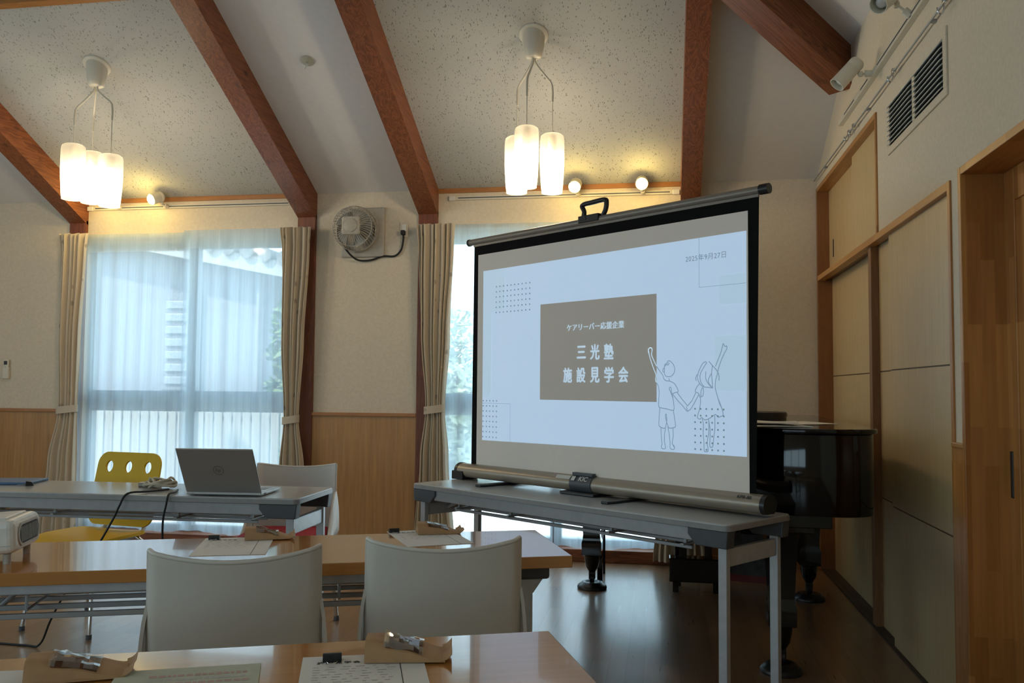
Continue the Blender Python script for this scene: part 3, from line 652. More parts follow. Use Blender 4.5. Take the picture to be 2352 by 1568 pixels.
# ventilation grille
v0, v1, w0, w1 = 3.47, 4.345, 2.318, 2.585
t = thing('ventilation_grille', 'wide two-part louvred ventilation grille in the right wall', 'vent', (WX, (v0+v1)/2, w0))
hy = (v1-v0)/2; hz = w1-w0
b = MB(); b.box(-.008, .0, -hy, hy, 0, .035, .002); b.box(-.008, 0, -hy, hy, hz-.035, hz, .002); b.box(-.008, 0, -hy, -hy+.04, .035, hz-.035, .002); b.box(-.008, 0, hy-.04, hy, .035, hz-.035, .002); b.box(-.008, 0, -.02, .02, .035, hz-.035, .002)
b.build('frame', M['wall'], t)
b = MB(); b.box(-.0012, 0, -hy+.03, hy-.03, .03, hz-.03); b.build('backing', M['vent_dark'], t, smooth=False)
for y0, y1 in ((-hy+.04, -.02), (.02, hy-.04)):
    for k in range(9):
        z = .044+k*(hz-.075)/8.6; X = Matrix.Translation((-.008, 0, z)) @ Matrix.Rotation(R_(-38), 4, 'Y')
        b = MB(); b.box(-.0145, .0145, y0+.001, y1-.001, -.0022, .0022, .0015, X=X); b.build('louvre', M['vent'], t)
# heat detector
y = 5.109; X = Matrix.Rotation(math.atan(SL), 4, 'X').inverted()
t = thing('heat_detector', 'round grey-green detector on the smooth ceiling between two beams', 'detector', (-2.187, y, zc(y)))
b = MB(); b.lathe([(.002, .004), (.04, .003), (.042, -.006), (.034, -.012), (.002, -.013)], 28, X=X, cap0=False, cap1=False); b.build('base', M['det'], t)
b = MB(); b.cyl((0, -.004, -.01), (0, -.012, -.03), .007, .004, 12); b.build('nozzle', M['chrome'], t)
b = MB(); b.tube([(-.004, 0, -.02), (-.012, -.004, -.055)], .002, 6); b.build('pull_wire', M['det'], t)
# wall fan
FX, FZ = -2.215, 2.37
t = thing('wall_fan', 'grey caged fan on a square wall plate between the two windows', 'fan', (FX, WY, FZ))
b = MB(); b.box(-.17, .17, -.028, 0, -.19, .185, .012); b.build('wall_plate', M['fan_pl'], t)
for sx, sz in ((.135, .10), (.135, -.10), (-.135, .10), (-.135, -.10)):
    b = MB(); b.cyl((sx, -.028, sz), (sx, -.033, sz), .011, seg=14); b.build('screw', M['fan_pl'], t)
b = MB(); b.lathe([(.148, 0), (.158, -.02), (.158, -.05), (.150, -.055), (.145, -.03), (.14, -.0)], 40, X=Matrix.Translation((-.03, -.028, 0)) @ Matrix.Rotation(R_(-90), 4, 'X'), cap0=False, cap1=False); b.build('shroud', M['fan_pl'], t)
cg = Matrix.Translation((-.03, -.055, .012)) @ Matrix.Rotation(R_(90), 4, 'X') @ Matrix.Rotation(R_(4), 4, 'Y')      # local z points into the room
prof = lambda s: (.155*(1-max(0, s-.45)**2*2.2/1.0) if s < .999 else .062, .17*min(1, s*1.25))
b = MB()
for k in range(46):
    a = 2*math.pi*k/46; pts = []
    for r, z in ((.158, 0), (.166, .03), (.165, .07), (.158, .11), (.143, .145), (.12, .165), (.092, .175), (.062, .178)):
        aa = a+z*1.1
        pts.append((r*math.cos(aa), r*math.sin(aa), z))
    b.tube(pts, .0017, 5, X=cg)
for r, z in ((.167, .045), (.146, .142)): b.tube([(r*math.cos(2*math.pi*i/48), r*math.sin(2*math.pi*i/48), z) for i in range(48)], .0026, 6, True, X=cg)
b.build('cage', M['fan_pl'], t)
b = MB(); b.box(-.068, .068, -.068, .068, .155, .188, .014, X=cg); b.lathe([(.05, .186), (.05, .193), (.044, .197), (.001, .198)], 28, X=cg, cap0=False, cap1=False); b.build('motor_cover', M['fan_pl'], t)
b = MB()
for k in range(5):
    def fn(u, v, k=k):
        a = 2*math.pi*k/5+(u-.5)*1.0*(.55+.45*v); r = .03+.108*v; return (r*math.cos(a), r*math.sin(a), .07+(u-.5)*.05)
    b.sheet(fn, 6, 5, .002, X=cg)
b.cyl((0, 0, .03), (0, 0, .12), .032, seg=20, X=cg); b.build('blades', M['fan_blade'], t)
cord = smooth_path([(-.11, -.10, -.13), (-.07, -.06, -.185), (-.02, -.03, -.215), (.07, -.02, -.212), (.16, -.018, -.185), (.25, -.016, -.185), (.30, -.016, -.14), (.318, -.02, -.06), (.318, -.035, -.012)], 8)
b = MB(); b.tube(cord, .0075, 8); b.box(.303, .333, -.05, -.009, -.03, .004, .004); b.build('power_cord', M['rubber'], t)
t = thing('wall_outlet', 'small white wall outlet with the fan cord plugged in', 'outlet', (FX+.318, WY, FZ+.012))
b = MB(); b.box(-.032, .032, -.009, 0, -.058, .058, .004); b.build('plate', M['wall'], t)
b = MB(); b.box(-.017, .017, -.0115, -.008, -.042, .042, .003); b.build('socket', M['white_pl'], t)
# air conditioner remote in its holder
t = thing('remote_control', 'pale remote control in a holder on the wall at far left', 'remote', (-5.19, WY-.003, 1.25))
b = MB(); b.box(-.027, .027, -.026, 0, 0, .09, .006); b.build('holder', M['cream'], t)
b = MB(); b.box(-.022, .022, -.022, -.004, .012, .155, .006); rb = b.build('handset', M['cream'], t)
b = MB(); b.box(-.015, .015, -.0228, -.0215, .112, .143); b.build('display', M['vent_dark'], rb)
b = MB(); b.cyl((0, -.0216, .095), (0, -.0235, .095), .006, seg=12); b.build('button', M['vent'], rb)
# curtains
CY = 6.165
def drape(name, keys, label, folds=7, depth=.028, seed=1, y=CY):
    """keys: (z, xleft, xright, fold depth factor) from the top down; a tie band gathers it"""
    rnd = random.Random(seed); t = thing(name, label, 'curtain', ((keys[0][1]+keys[0][2])/2, y, 0), 0, 'patterned beige drapes'); ox = t.location.x
    ph = [rnd.uniform(-.5, .5) for _ in range(6)]
    def at_(z):
        for a, c in zip(keys, keys[1:]):
            if a[0] >= z >= c[0]:
                s = (a[0]-z)/(a[0]-c[0]); s = s*s*(3-2*s); return [a[i]+(c[i]-a[i])*s for i in (1, 2, 3)]
        return keys[-1][1:]
    z0, z1 = keys[0][0], keys[-1][0]
    def fn(u, v):
        z = z0+(z1-z0)*v; l, r, k = at_(z)
        w = u+.018*math.sin(5*u+4*v+ph[0])*min(1, v*6)
        f = math.sin(2*math.pi*folds*w+ph[1]+.9*math.sin(3.1*v+ph[2])*min(1, v*4)); f = math.copysign(abs(f)**.75, f)
        f2 = math.sin(2*math.pi*folds*.43*w+ph[3]+v)
        return (l+(r-l)*u-ox+.006*f2*k, depth*k*(f*.75+.35*f2), z+.006*f*(1-min(1, v*20)))
    b = MB(); b.sheet(fn, folds*14, 60, .003); b.build('cloth', M['drape'], t)
    for z, l, r, k in keys:
        if k < .75:
            pts = []; cx = (l+r)/2-ox; hw = (r-l)/2+.002
            def band(u, v): 
                a = 2*math.pi*u; return (cx+hw*math.cos(a), .034*math.sin(a), z+.022-(.055*v)+.010*math.cos(a))
            b = MB(); b.sheet(band, 28, 3, .003); b.build('tieback', M['drape'], t)
    return t
drape('drape', [(2.392, -4.68, -4.43, .9), (2.25, -4.665, -4.44, 1.0), (1.6, -4.66, -4.465, 1.0), (1.02, -4.645, -4.47, .6), (.6, -4.73, -4.46, 1.0), (.05, -4.80, -4.45, 1.1)], 'beige drape tied back at the left side of the left window', 6, .03, 2)
drape('drape', [(2.40, -2.835, -2.58, .9), (2.25, -2.82, -2.585, 1.0), (1.55, -2.81, -2.62, 1.0), (.965, -2.775, -2.648, .6), (.6, -2.81, -2.60, 1.0), (.05, -2.86, -2.59, 1.1)], 'beige drape tied back at the right side of the left window', 6, .03, 5)
drape('drape', [(2.40, -1.765, -1.48, .9), (2.25, -1.755, -1.485, 1.0), (1.6, -1.735, -1.515, 1.0), (1.055, -1.69, -1.545, .6), (.7, -1.73, -1.52, 1.0), (.05, -1.765, -1.47, 1.1)], 'beige drape tied back at the left side of the right window', 7, .03, 9)
drape('drape', [(2.40, .0, .26, .9), (2.2, .0, .26, 1.0), (1.6, .03, .25, 1.0), (1.02, .09, .23, .6), (.5, .0, .26, 1.0), (.03, -.06, .30, 1.1)], 'beige drape right of the right window, its foot seen beneath the grey table', 7, .03, 12)
def sheer_curtain(x0, x1, zt, zb_, label, seed, y=6.236):
    rnd = random.Random(seed); t = thing('sheer_curtain', label, 'curtain', ((x0+x1)/2, y, 0), 0, 'white sheer curtains'); ox = t.location.x; w = x1-x0
    p = [rnd.uniform(0, 6.28) for _ in range(9)]; n = int(w/.115)
    def fn(u, v):
        s = u+.012*math.sin(2.2*v+7*u+p[0])*min(1, 3*v)
        f = math.sin(2*math.pi*n*s+p[1]); f = math.copysign(abs(f)**.6, f)*.5+.5*math.sin(2*math.pi*n*.61*s+p[2]+1.3*v)
        amp = .005+.016*min(1, v*5)
        return (x0-ox+w*u+.01*math.sin(3*v+p[3])*v, amp*f, zt+(zb_-zt)*v+.012*math.sin(9*u+p[4])*v)
    band = .145/(zt-zb_)
    b = MB(); b.sheet(lambda u, v: fn(u, band*.98+(1-band*.98)*v), 150, 40); b.build('voile', M['sheer'], t)
    b = MB(); b.sheet(lambda u, v: fn(u, band*v), 150, 4); b.build('header_tape', M['sheer_top'], t)
    return t
sheer_curtain(-4.53, -3.60, 2.395, .10, 'left white sheer curtain of the left window', 3, 6.245)
sheer_curtain(-3.64, -2.70, 2.405, .10, 'right white sheer curtain of the left window', 8, 6.212)
sheer_curtain(-1.63, -.757, 2.405, .09, 'white sheer curtain at the left of the right window, half behind the screen', 11)
sheer_curtain(-.753, .14, 2.405, .09, 'white sheer curtain of the right window with its hem seen beneath the grey table', 14)
for x0, x1, lab in ((-4.60, -2.66, 'white curtain rail above the left window'), (-1.70, .2, 'white curtain rail above the right window')):
    t = thing('curtain_rail', lab, 'curtain rail', ((x0+x1)/2, 6.268, 2.375), 0, 'curtain rails'); L = (x1-x0)/2
    b = MB(); b.box(-L, L, -.010, .006, -.012, .010, .002); b.build('track', M['white_pl'], t)
    for xx in (-L+.1, 0, L-.1):
        b = MB(); b.box(xx-.012, xx+.012, -.010, .0225, .009, .015); b.build('bracket', M['white_pl'], t)

# ------------------------------------------------------------------ tables and chairs
def plate(outline, holes, thick):
    """flat plate with holes, in the XY plane"""
    cu = bpy.data.curves.new('plate', 'CURVE'); cu.dimensions = '2D'; cu.fill_mode = 'BOTH'; cu.extrude = thick/2
    for pts in [outline]+holes:
        s = cu.splines.new('POLY'); s.points.add(len(pts)-1); s.use_cyclic_u = True
        for p, q in zip(s.points, pts): p.co = (q[0], q[1], 0, 1)
    ob = bpy.data.objects.new('plate', cu); COL.objects.link(ob); dg = bpy.context.evaluated_depsgraph_get(); dg.update()
    me = bpy.data.meshes.new_from_object(ob.evaluated_get(dg)); bm = bmesh.new(); bm.from_mesh(me)
    bmesh.ops.remove_doubles(bm, verts=bm.verts[:], dist=1e-5); bm.verts.index_update()
    vs = [v.co.copy() for v in bm.verts]; fs = [[v.index for v in f.verts] for f in bm.faces]; bm.free()
    bpy.data.objects.remove(ob); bpy.data.curves.remove(cu); bpy.data.meshes.remove(me); return vs, fs
def rrect(w, h, r, n=6, cx=0, cy=0):
    out = []
    for sx, sy, a0 in ((1, -1, -90), (1, 1, 0), (-1, 1, 90), (-1, -1, 180)):
        for k in range(n+1):
            a = R_(a0+90*k/n); out.append((cx+sx*(w/2-r)+r*math.cos(a), cy+sy*(h/2-r)+r*math.sin(a)))
    return out
def grey_table(fr, az, L, W, label, H=.722):
    """fr: front right corner of the top"""
    a = R_(az); u = Vector((math.cos(a), math.sin(a), 0)); n = Vector((-u.y, u.x, 0)); c = Vector((fr[0], fr[1], 0))-u*L/2+n*W/2
    t = thing('folding_table', label, 'table', c, a, 'grey folding tables'); l, w = L/2, W/2
    b = MB(); b.prism(rrect(L, W, .025), H-.026, H, bev=.003); b.build('tabletop', M['grey_top'], t)
    b = MB(); b.prism(rrect(L+.006, W+.006, .028), H-.024, H-.005); b.build('edge_band', M['grey_edge'], t)
    for s in (-1, 1):
        b = MB(); b.box(-l+.16, l-.16, s*(w-.02)-.008, s*(w-.02)+.008, H-.075, H-.026, .003); b.build('apron', M['steel'], t)
        for q in (-1, 1):
            x0, x1 = sorted((q*(l-.004), q*(l-.175))); y0, y1 = sorted((s*(w-.003), s*(w-.055)))
            b = MB(); pl = [(x1 if q > 0 else x0, H-.026), (x0 if q > 0 else x1, H-.026), ((x0 if q > 0 else x1), H-.05), ((x0+.035 if q > 0 else x1-.035), H-.088), ((x1-.006 if q > 0 else x0+.006), H-.088)]
            X = Matrix(((1, 0, 0, 0), (0, 0, 1, 0), (0, 1, 0, 0), (0, 0, 0, 1)))
            b.prism(pl, y0, y1, X=X, bev=.004); b.build('corner_bracket', M['dark_pl'], t)
    for q in (-1, 1):
        x = q*(l-.045)
        for s in (-1, 1):
            b = MB(); b.box(x-.0175, x+.0175, s*(w-.045)-.0125, s*(w-.045)+.0125, .012, H-.085, .002); b.box(x-.02, x+.02, s*(w-.045)-.016, s*(w-.045)+.016, 0, .016, .004, mat=1)
            b.build('leg', [M['lsteel'], M['dark_pl']], t)
        b = MB(); b.box(x-.012, x+.012, -w+.06, w-.06, H-.16, H-.095, .003); b.build('crossbar', M['lsteel'], t)
        b = MB(); b.tube([(q*(l-.06), -.04, H-.13), (q*(l-.30), -.04, H-.035)], .008, 8); b.build('folding_brace', M['steel'], t)
    b = MB()
    for yy in (-.12, -.02, .08, .15): b.box(-l+.22, l-.22, yy-.009, yy+.009, H-.125, H-.112, .002)
    for xx in (-l+.25, -.3, .3, l-.25): b.box(xx-.008, xx+.008, -.15, .16, H-.112, H-.104, .001); b.box(xx-.006, xx+.006, -.13, -.118, H-.108, H-.026, .001); b.box(xx-.006, xx+.006, .13, .142, H-.108, H-.026, .001)
    b.build('shelf_rack', M['steel'], t)
    return t
def wood_table(fr, az, L, W, label, H=.72):
    a = R_(az); u = Vector((math.cos(a), math.sin(a), 0)); n = Vector((-u.y, u.x, 0)); c = Vector((fr[0], fr[1], 0))-u*L/2+n*W/2
    t = thing('folding_table', label, 'table', c, a, 'wood-topped folding tables'); l, w = L/2, W/2
    b = MB(); b.box(-l, l, -w, w, H-.034, H, .0025); b.build('tabletop', M['oak_top'], t)
    for s in (-1, 1):
        b = MB(); b.box(-l+.14, l-.14, s*(w-.06)-.012, s*(w-.06)+.012, H-.066, H-.034, .003); b.build('apron', M['lsteel'], t)
    for q in (-1, 1):
        x = q*(l-.12)
        for s in (-1, 1):
            y = s*(w-.075)
            b = MB(); b.box(x-.07, x+.065, y-.028, y+.028, H-.075, H-.034, .008); b.build('hinge_bracket', M['dark_pl'], t)
            b = MB(); b.box(x-.017, x+.017, y-.013, y+.013, .012, H-.06, .003); b.prism([(x-.035, H-.07), (x+.05, H-.07), (x+.018, H-.115), (x-.017, H-.115)], y-.015, y+.015, X=Matrix(((1, 0, 0, 0), (0, 0, 1, 0), (0, 1, 0, 0), (0, 0, 0, 1)))); b.box(x-.02, x+.02, y-.016, y+.016, 0, .016, .004, mat=1)
            b.build('leg', [M['lsteel'], M['dark_pl']], t)
        b = MB(); b.box(x-.01, x+.01, -w+.085, w-.085, .16, .19, .003); b.build('crossbar', M['lsteel'], t)
        b = MB(); b.tube([(x, 0, H-.25), (x-q*.2, 0, H-.055)], .007, 8); b.box(x-.008, x+.008, -w+.08, w-.08, H-.262, H-.24, .002); b.build('folding_brace', M['steel'], t)
    b = MB()
    for yy in (-.17, -.07, .03, .11): b.box(-l+.2, l-.2, yy-.007, yy+.007, H-.132, H-.118, .002)
    for xx in (-l+.35, -.25, .25, l-.35): b.tube([(xx, -.16, H-.045), (xx, -.16, H-.113), (xx, .10, H-.113), (xx, .10, H-.045)], .004, 6)
    b.build('shelf_rack', M['steel'], t)
    return t
grey_table((.233, 3.241), -36.4, 1.834, .45, 'grey folding table carrying the projection screen')
grey_table((-1.54, 3.589), 1.8, 1.80, .46, 'grey folding table with the open laptop, before the left window')
wood_table((-.254, 2.564), 21.3, 1.82, .474, 'wood-topped folding table in the middle, with the white projector on it')
az = R_(21.9); n = Vector((-math.sin(az), math.cos(az), 0)); q = Vector((-.222, 1.767, 0))-n*.474
wood_table((q.x, q.y), 21.9, 1.82, .474, 'wood-topped folding table nearest the camera at the bottom edge')

def white_chair(label, loc, rz):
    t = thing('stacking_chair', label, 'chair', loc, rz, 'off-white plastic chairs')
    def back(u, v):
        s = 2*u-1; w = .203+.006*(1-v); e = max(0, (abs(s)-.93)/.07)
        return (s*w, -.205-.065*v-.052*(1-s*s)+.022*e, .43+.37*v-.022*(1-s*s)*v**3)
    b = MB(); b.sheet(back, 40, 18, .009)
    rim = [Vector(back(i/30, 1)) for i in range(31)]; b.tube(rim, .0062, 8)
    for uu in (0, 1): b.tube([Vector(back(uu, j/20)) for j in range(21)], .0062, 8)
    b.build('backrest', M['chair_w'], t, angle=50)
    def seat(u, v):
        s = 2*u-1; y = -.228+.448*v; q = min(1, max(0, (y+.228)/.27)); wing = .205*(1-q*q*(3-2*q))+.012
        half = .224-.02*max(0, (v-.8)/.2)**2; k = abs(s)/.74; t = max(0, (abs(s)-.74)/.26)
        x = half*min(1, k)-.016*t**3; z = .445+wing*t-.035*max(0, (v-.8)/.2)**2-.012*max(0, 1-k*k)*math.sin(math.pi*v)
        return (math.copysign(x, s), y, z)
    b = MB(); b.sheet(seat, 42, 30, .009); b.build('seat', M['chair_w'], t, angle=50)
    for sx in (-1, 1):
        for y0, y1 in ((.15, .215), (-.16, -.235)):
            b = MB(); b.tube([(sx*.17, y0, .435), (sx*.195, y0*1.08, .40), (sx*.222, y1, .012)], .011, 12); b.cyl((sx*.222, y1, 0), (sx*.222, y1, .025), .015, .013, 12, mat=1)
            b.build('leg', [M['chrome'], M['dark_pl']], t)
        b = MB(); b.tube([(sx*.17, .15, .428), (sx*.17, -.16, .428)], .009, 8); b.build('seat_rail', M['chrome'], t)
    return t
def backpos(p, az, facing=1):      # chair origin from the middle of its back's top edge
    a = R_(az); return (p[0]-math.sin(a)*.285*1, p[1]+math.cos(a)*.285, 0), a
loc, a = backpos((-1.03, 2.03), 22); w0 = white_chair('off-white plastic chair on the left of the two facing away, between the wood tables', loc, a)
loc, a = backpos((-.565, 2.28), 15); dup(w0, loc, a, 'off-white plastic chair on the right of the two facing away, its back scuffed')
loc, a = backpos((-1.885, 4.40), 191); wr = dup(w0, loc, a, 'off-white plastic chair with a red seat pad behind the laptop table')
sm = bpy.data.objects
b = MB()   # scuffs on the right-hand chair
ch2 = [o for o in COL.objects if o.name.startswith('stacking_chair.001')][0]
rnd = random.Random(4)
for cx, cz in ((.085, .52), (.10, .505), (.115, .512), (.13, .53), (.14, .526)):
    pl = [(cx+rnd.uniform(.003, .008)*math.cos(k*.8), cz+rnd.uniform(.002, .010)*math.sin(k*.8)) for k in range(8)]
    X = Matrix(((1, 0, 0, 0), (0, 0, 1, 0), (0, 1, 0, 0), (0, 0, 0, 1)))
    v = (cz-.43)/.37; s = cx/.207; yb = -.205-.065*v-.052*(1-s*s)
    b.prism(pl, yb-.0056, yb-.0046, X=X)
so = b.build('scuff_mark', M['scuff'], ch2, smooth=False); so['label'] = 'dark scuffs'
b = MB(); b.prism(rrect(.40, .38, .06), .452, .49, bev=.012); po = b.build('seat_pad', M['red_seat'], wr); po['label'] = 'red seat pad'

# yellow chair
t = thing('yellow_chair', 'yellow plastic chair with three round holes in its back', 'chair', (-2.85, 4.07, 0), R_(170))
S = 1
out = rrect(.43, .385, .065, 8); out = [(x*(1-.035*(y+.19)/.38), y) for x, y in out]
holes = [[(cx+.0235*math.cos(2*math.pi*k/28), .115+.031*math.sin(2*math.pi*k/28)) for k in range(28)][::-1] for cx in (-.128, 0, .128)]
vs, fs = plate(out, holes, .012)
b = MB(); tl = Matrix.Translation((0, -.225, .655)) @ Matrix.Rotation(R_(12), 4, 'X') @ Matrix.Rotation(R_(90), 4, 'X')
b.add([Vector((v.x, v.y, v.z+.10*v.x*v.x*0)) for v in vs], fs, X=tl); b.build('backrest', M['yellow'], t)
def yseat(u, v):
    a, c = 2*u-1, 2*v-1; r = (abs(a)**4+abs(c)**4)**.25; m = max(abs(a), abs(c)); k = (m/r if r > 1e-6 else 1)
    return (a*k*.225, c*k*.195, .438-.02*max(0, c)**3+.012*a*a)
b = MB(); b.sheet(yseat, 24, 24, .014); b.build('seat', M['yellow'], t)
for sx in (-1, 1):
    for y0, y1 in ((.14, .20), (-.15, -.205)):
        b = MB(); b.tube([(sx*.15, y0, .425), (sx*.18, y0*1.1, .40), (sx*.21, y1, .012)], .0115, 12); b.cyl((sx*.21, y1, 0), (sx*.21, y1, .022), .014, seg=12, mat=1); b.build('leg', [M['chrome'], M['dark_pl']], t)
    b = MB(); b.tube(smooth_path([(sx*.15, .12, .424), (sx*.15, -.10, .424), (sx*.13, -.22, .445), (sx*.12, -.225, .50), (sx*.12, -.205, .60)], 6), .010, 10); b.build('back_support', M['steel'], t)

# ------------------------------------------------------------------ projection screen with its slide
SZ = .722
ps = thing('projection_screen', 'portable floor-up projection screen showing a pale blue slide, on the grey table', 'screen', (-.158, 3.911, SZ), R_(-38))
z = lambda v: v-SZ
def caseprof(k, d):      # rounded cross section, flat underneath
    pts = []
    for i in range(28):
        t = -math.pi*.30+math.pi*1.60*i/27; pts.append((math.cos(t)*(.045+d), .0455+math.sin(t)*(.0385+d)))
    return pts[::-1]
XU = Matrix(((0, 0, 1, 0), (1, 0, 0, 0), (0, 1, 0, 0), (0, 0, 0, 1)))
b = MB(); b.prism(caseprof(0, 0), -1.125, .697, X=XU); cs = b.build('case', M['case'], ps)
for u0, u1 in ((-1.142, -1.124), (.696, .716)):
    b = MB(); b.prism(caseprof(0, .0025), u0, u1, X=XU); b.build('end_cap', M['black_pl'], ps)
for u, w in ((-.76, .022), (.06, .022)):
    b = MB(); b.prism([(u-w, -.20), (u+w*.6, -.20), (u+w, -.16), (u+w, .16), (u-w, .16)], 0, .012, bev=.003); b.build('foot', M['black_pl'], ps)
b = MB(); b.box(-1.16, -1.07, -.05, .06, 0, .045, .004); b.build('foot', M['black_pl'], ps)
b = MB(); b.box(-.33, -.12, -.075, .07, 0, .014, .004); b.build('foot', M['black_pl'], ps)
# badge in the middle, with its lettering
b = MB(); pr = caseprof(0, .004)[:]; pr = [p for p in pr if p[0] < .01]; b.prism(pr+[(p[0]*.92+.001, p[1]*.95+.001) for p in pr[::-1]], -.295, -.165, X=XU); b.box(-.292, -.168, -.030, -.006, .084, .098, .002); bd = b.build('badge', M['dark_pl'], ps)
def lettering(mb, s, x, zz, width=None, height=None, y=0.0, mat=0, bold=0.0, spacing=1.0, T=None, shear=0.0):
    vs, fs = text_mesh(s, width, height, bold, spacing)
    mb.add([Vector((x+v.x+shear*v.y, y, zz+v.y)) for v in vs], fs, mat, T)
b = MB(); Tt = Matrix.Translation((-.225, -.0435, .072)) @ Matrix.Rotation(R_(-38), 4, 'X')
lettering(b, 'KIC', .014, -.011, height=.025, mat=0, bold=.02, T=Tt)
b.box(-.058, -.036, -.0006, 0, -.011, .012, mat=0, X=Tt); b.build('lettering', M['label_w'], bd, smooth=False)
b = MB(); Tt = Matrix.Translation((.625, -.0355, .0715)) @ Matrix.Rotation(R_(-42), 4, 'X')
lettering(b, 'KPR-80', 0, -.007, width=.062, mat=0, bold=.02, T=Tt); b.build('lettering', M['ink'], cs, smooth=False)
b = MB(); Tt = Matrix.Translation((-.345, -.0350, .0712)) @ Matrix.Rotation(R_(-42), 4, 'X'); b.box(-.045, .045, -.0008, 0, -.009, .012, X=Tt); b.build('sticker', M['label_w'], cs, smooth=False)
# fabric
b = MB(); b.add([(-1.056, 0, .07), (.655, 0, .07), (.676, 0, z(1.967)), (-1.048, 0, z(1.967)), (-1.056, .002, .07), (.655, .002, .07), (.676, .002, z(1.967)), (-1.048, .002, z(1.967))],
             [[0, 1, 2, 3], [7, 6, 5, 4], [0, 4, 5, 1], [1, 5, 6, 2], [2, 6, 7, 3], [3, 7, 4, 0]]); b.build('screen_border', M['scr_black'], ps, smooth=False)
def quad(mb, x0, x1, z0, z1, y, mat=0): mb.add([(x0, y, z(z0)), (x1, y, z(z0)), (x1, y, z(z1)), (x0, y, z(z1))], [[0, 1, 2, 3]], mat)
b = MB(); quad(b, -1.014, .627, .795, 1.908, -.0010); b.build('screen_fabric', M['scr_white'], ps, smooth=False)
# slide of glowing faces standing in for projector light: background, panel, lettering, drawing and dots
b = MB()
b.add([(-.968, -.0018, z(.934)), (.616, -.0018, z(.945)), (.620, -.0018, z(1.829)), (-.970, -.0018, z(1.818))], [[0, 1, 2, 3]], 0)
quad(b, -.968, -.80, 1.60, 1.817, -.0022, 1); quad(b, -.966, -.90, 1.16, 1.60, -.0022, 1); quad(b, .493, .618, 1.545, 1.665, -.0022, 1); quad(b, .47, .618, 1.20, 1.42, -.0022, 1)
quad(b, -.537, .177, 1.150, 1.614, -.0026, 2)
def lineseg(p, q, w, mat, y=-.0030):
    p = Vector((p[0], 0, z(p[1]))); q = Vector((q[0], 0, z(q[1]))); d = (q-p)
    if d.length < 1e-5: return
    d.normalize(); nn = Vector((-d.z, 0, d.x))*w/2; p = p-d*w*.3; q = q+d*w*.3
    b.add([Vector((v.x, y, v.z)) for v in (p-nn, q-nn, q+nn, p+nn)], [[0, 1, 2, 3]], mat)
lineseg((.397, 1.826), (.397, 1.623), .002, 5); lineseg((.397, 1.623), (.618, 1.623), .002, 5); lineseg((-.75, 1.126), (-.75, .938), .002, 5); lineseg((-.967, 1.126), (-.75, 1.126), .002, 5)
for x0, x1, n, z0, z1, m in ((-.864, -.613, 10, 1.728, 1.594, 6), (-.960, -.855, 5, 1.139, .952, 8), (.375, .513, 6, 1.126, .962, 7)):
    for i in range(n):
        for j in range(m):
            x = x0+(x1-x0)*i/(n-1); zz = z0+(z1-z0)*j/(m-1); r = .0042
            b.add([(x+r*math.cos(k*math.pi/4), -.0034, z(zz)+r*math.sin(k*math.pi/4)) for k in range(8)], [list(range(8))], 4)
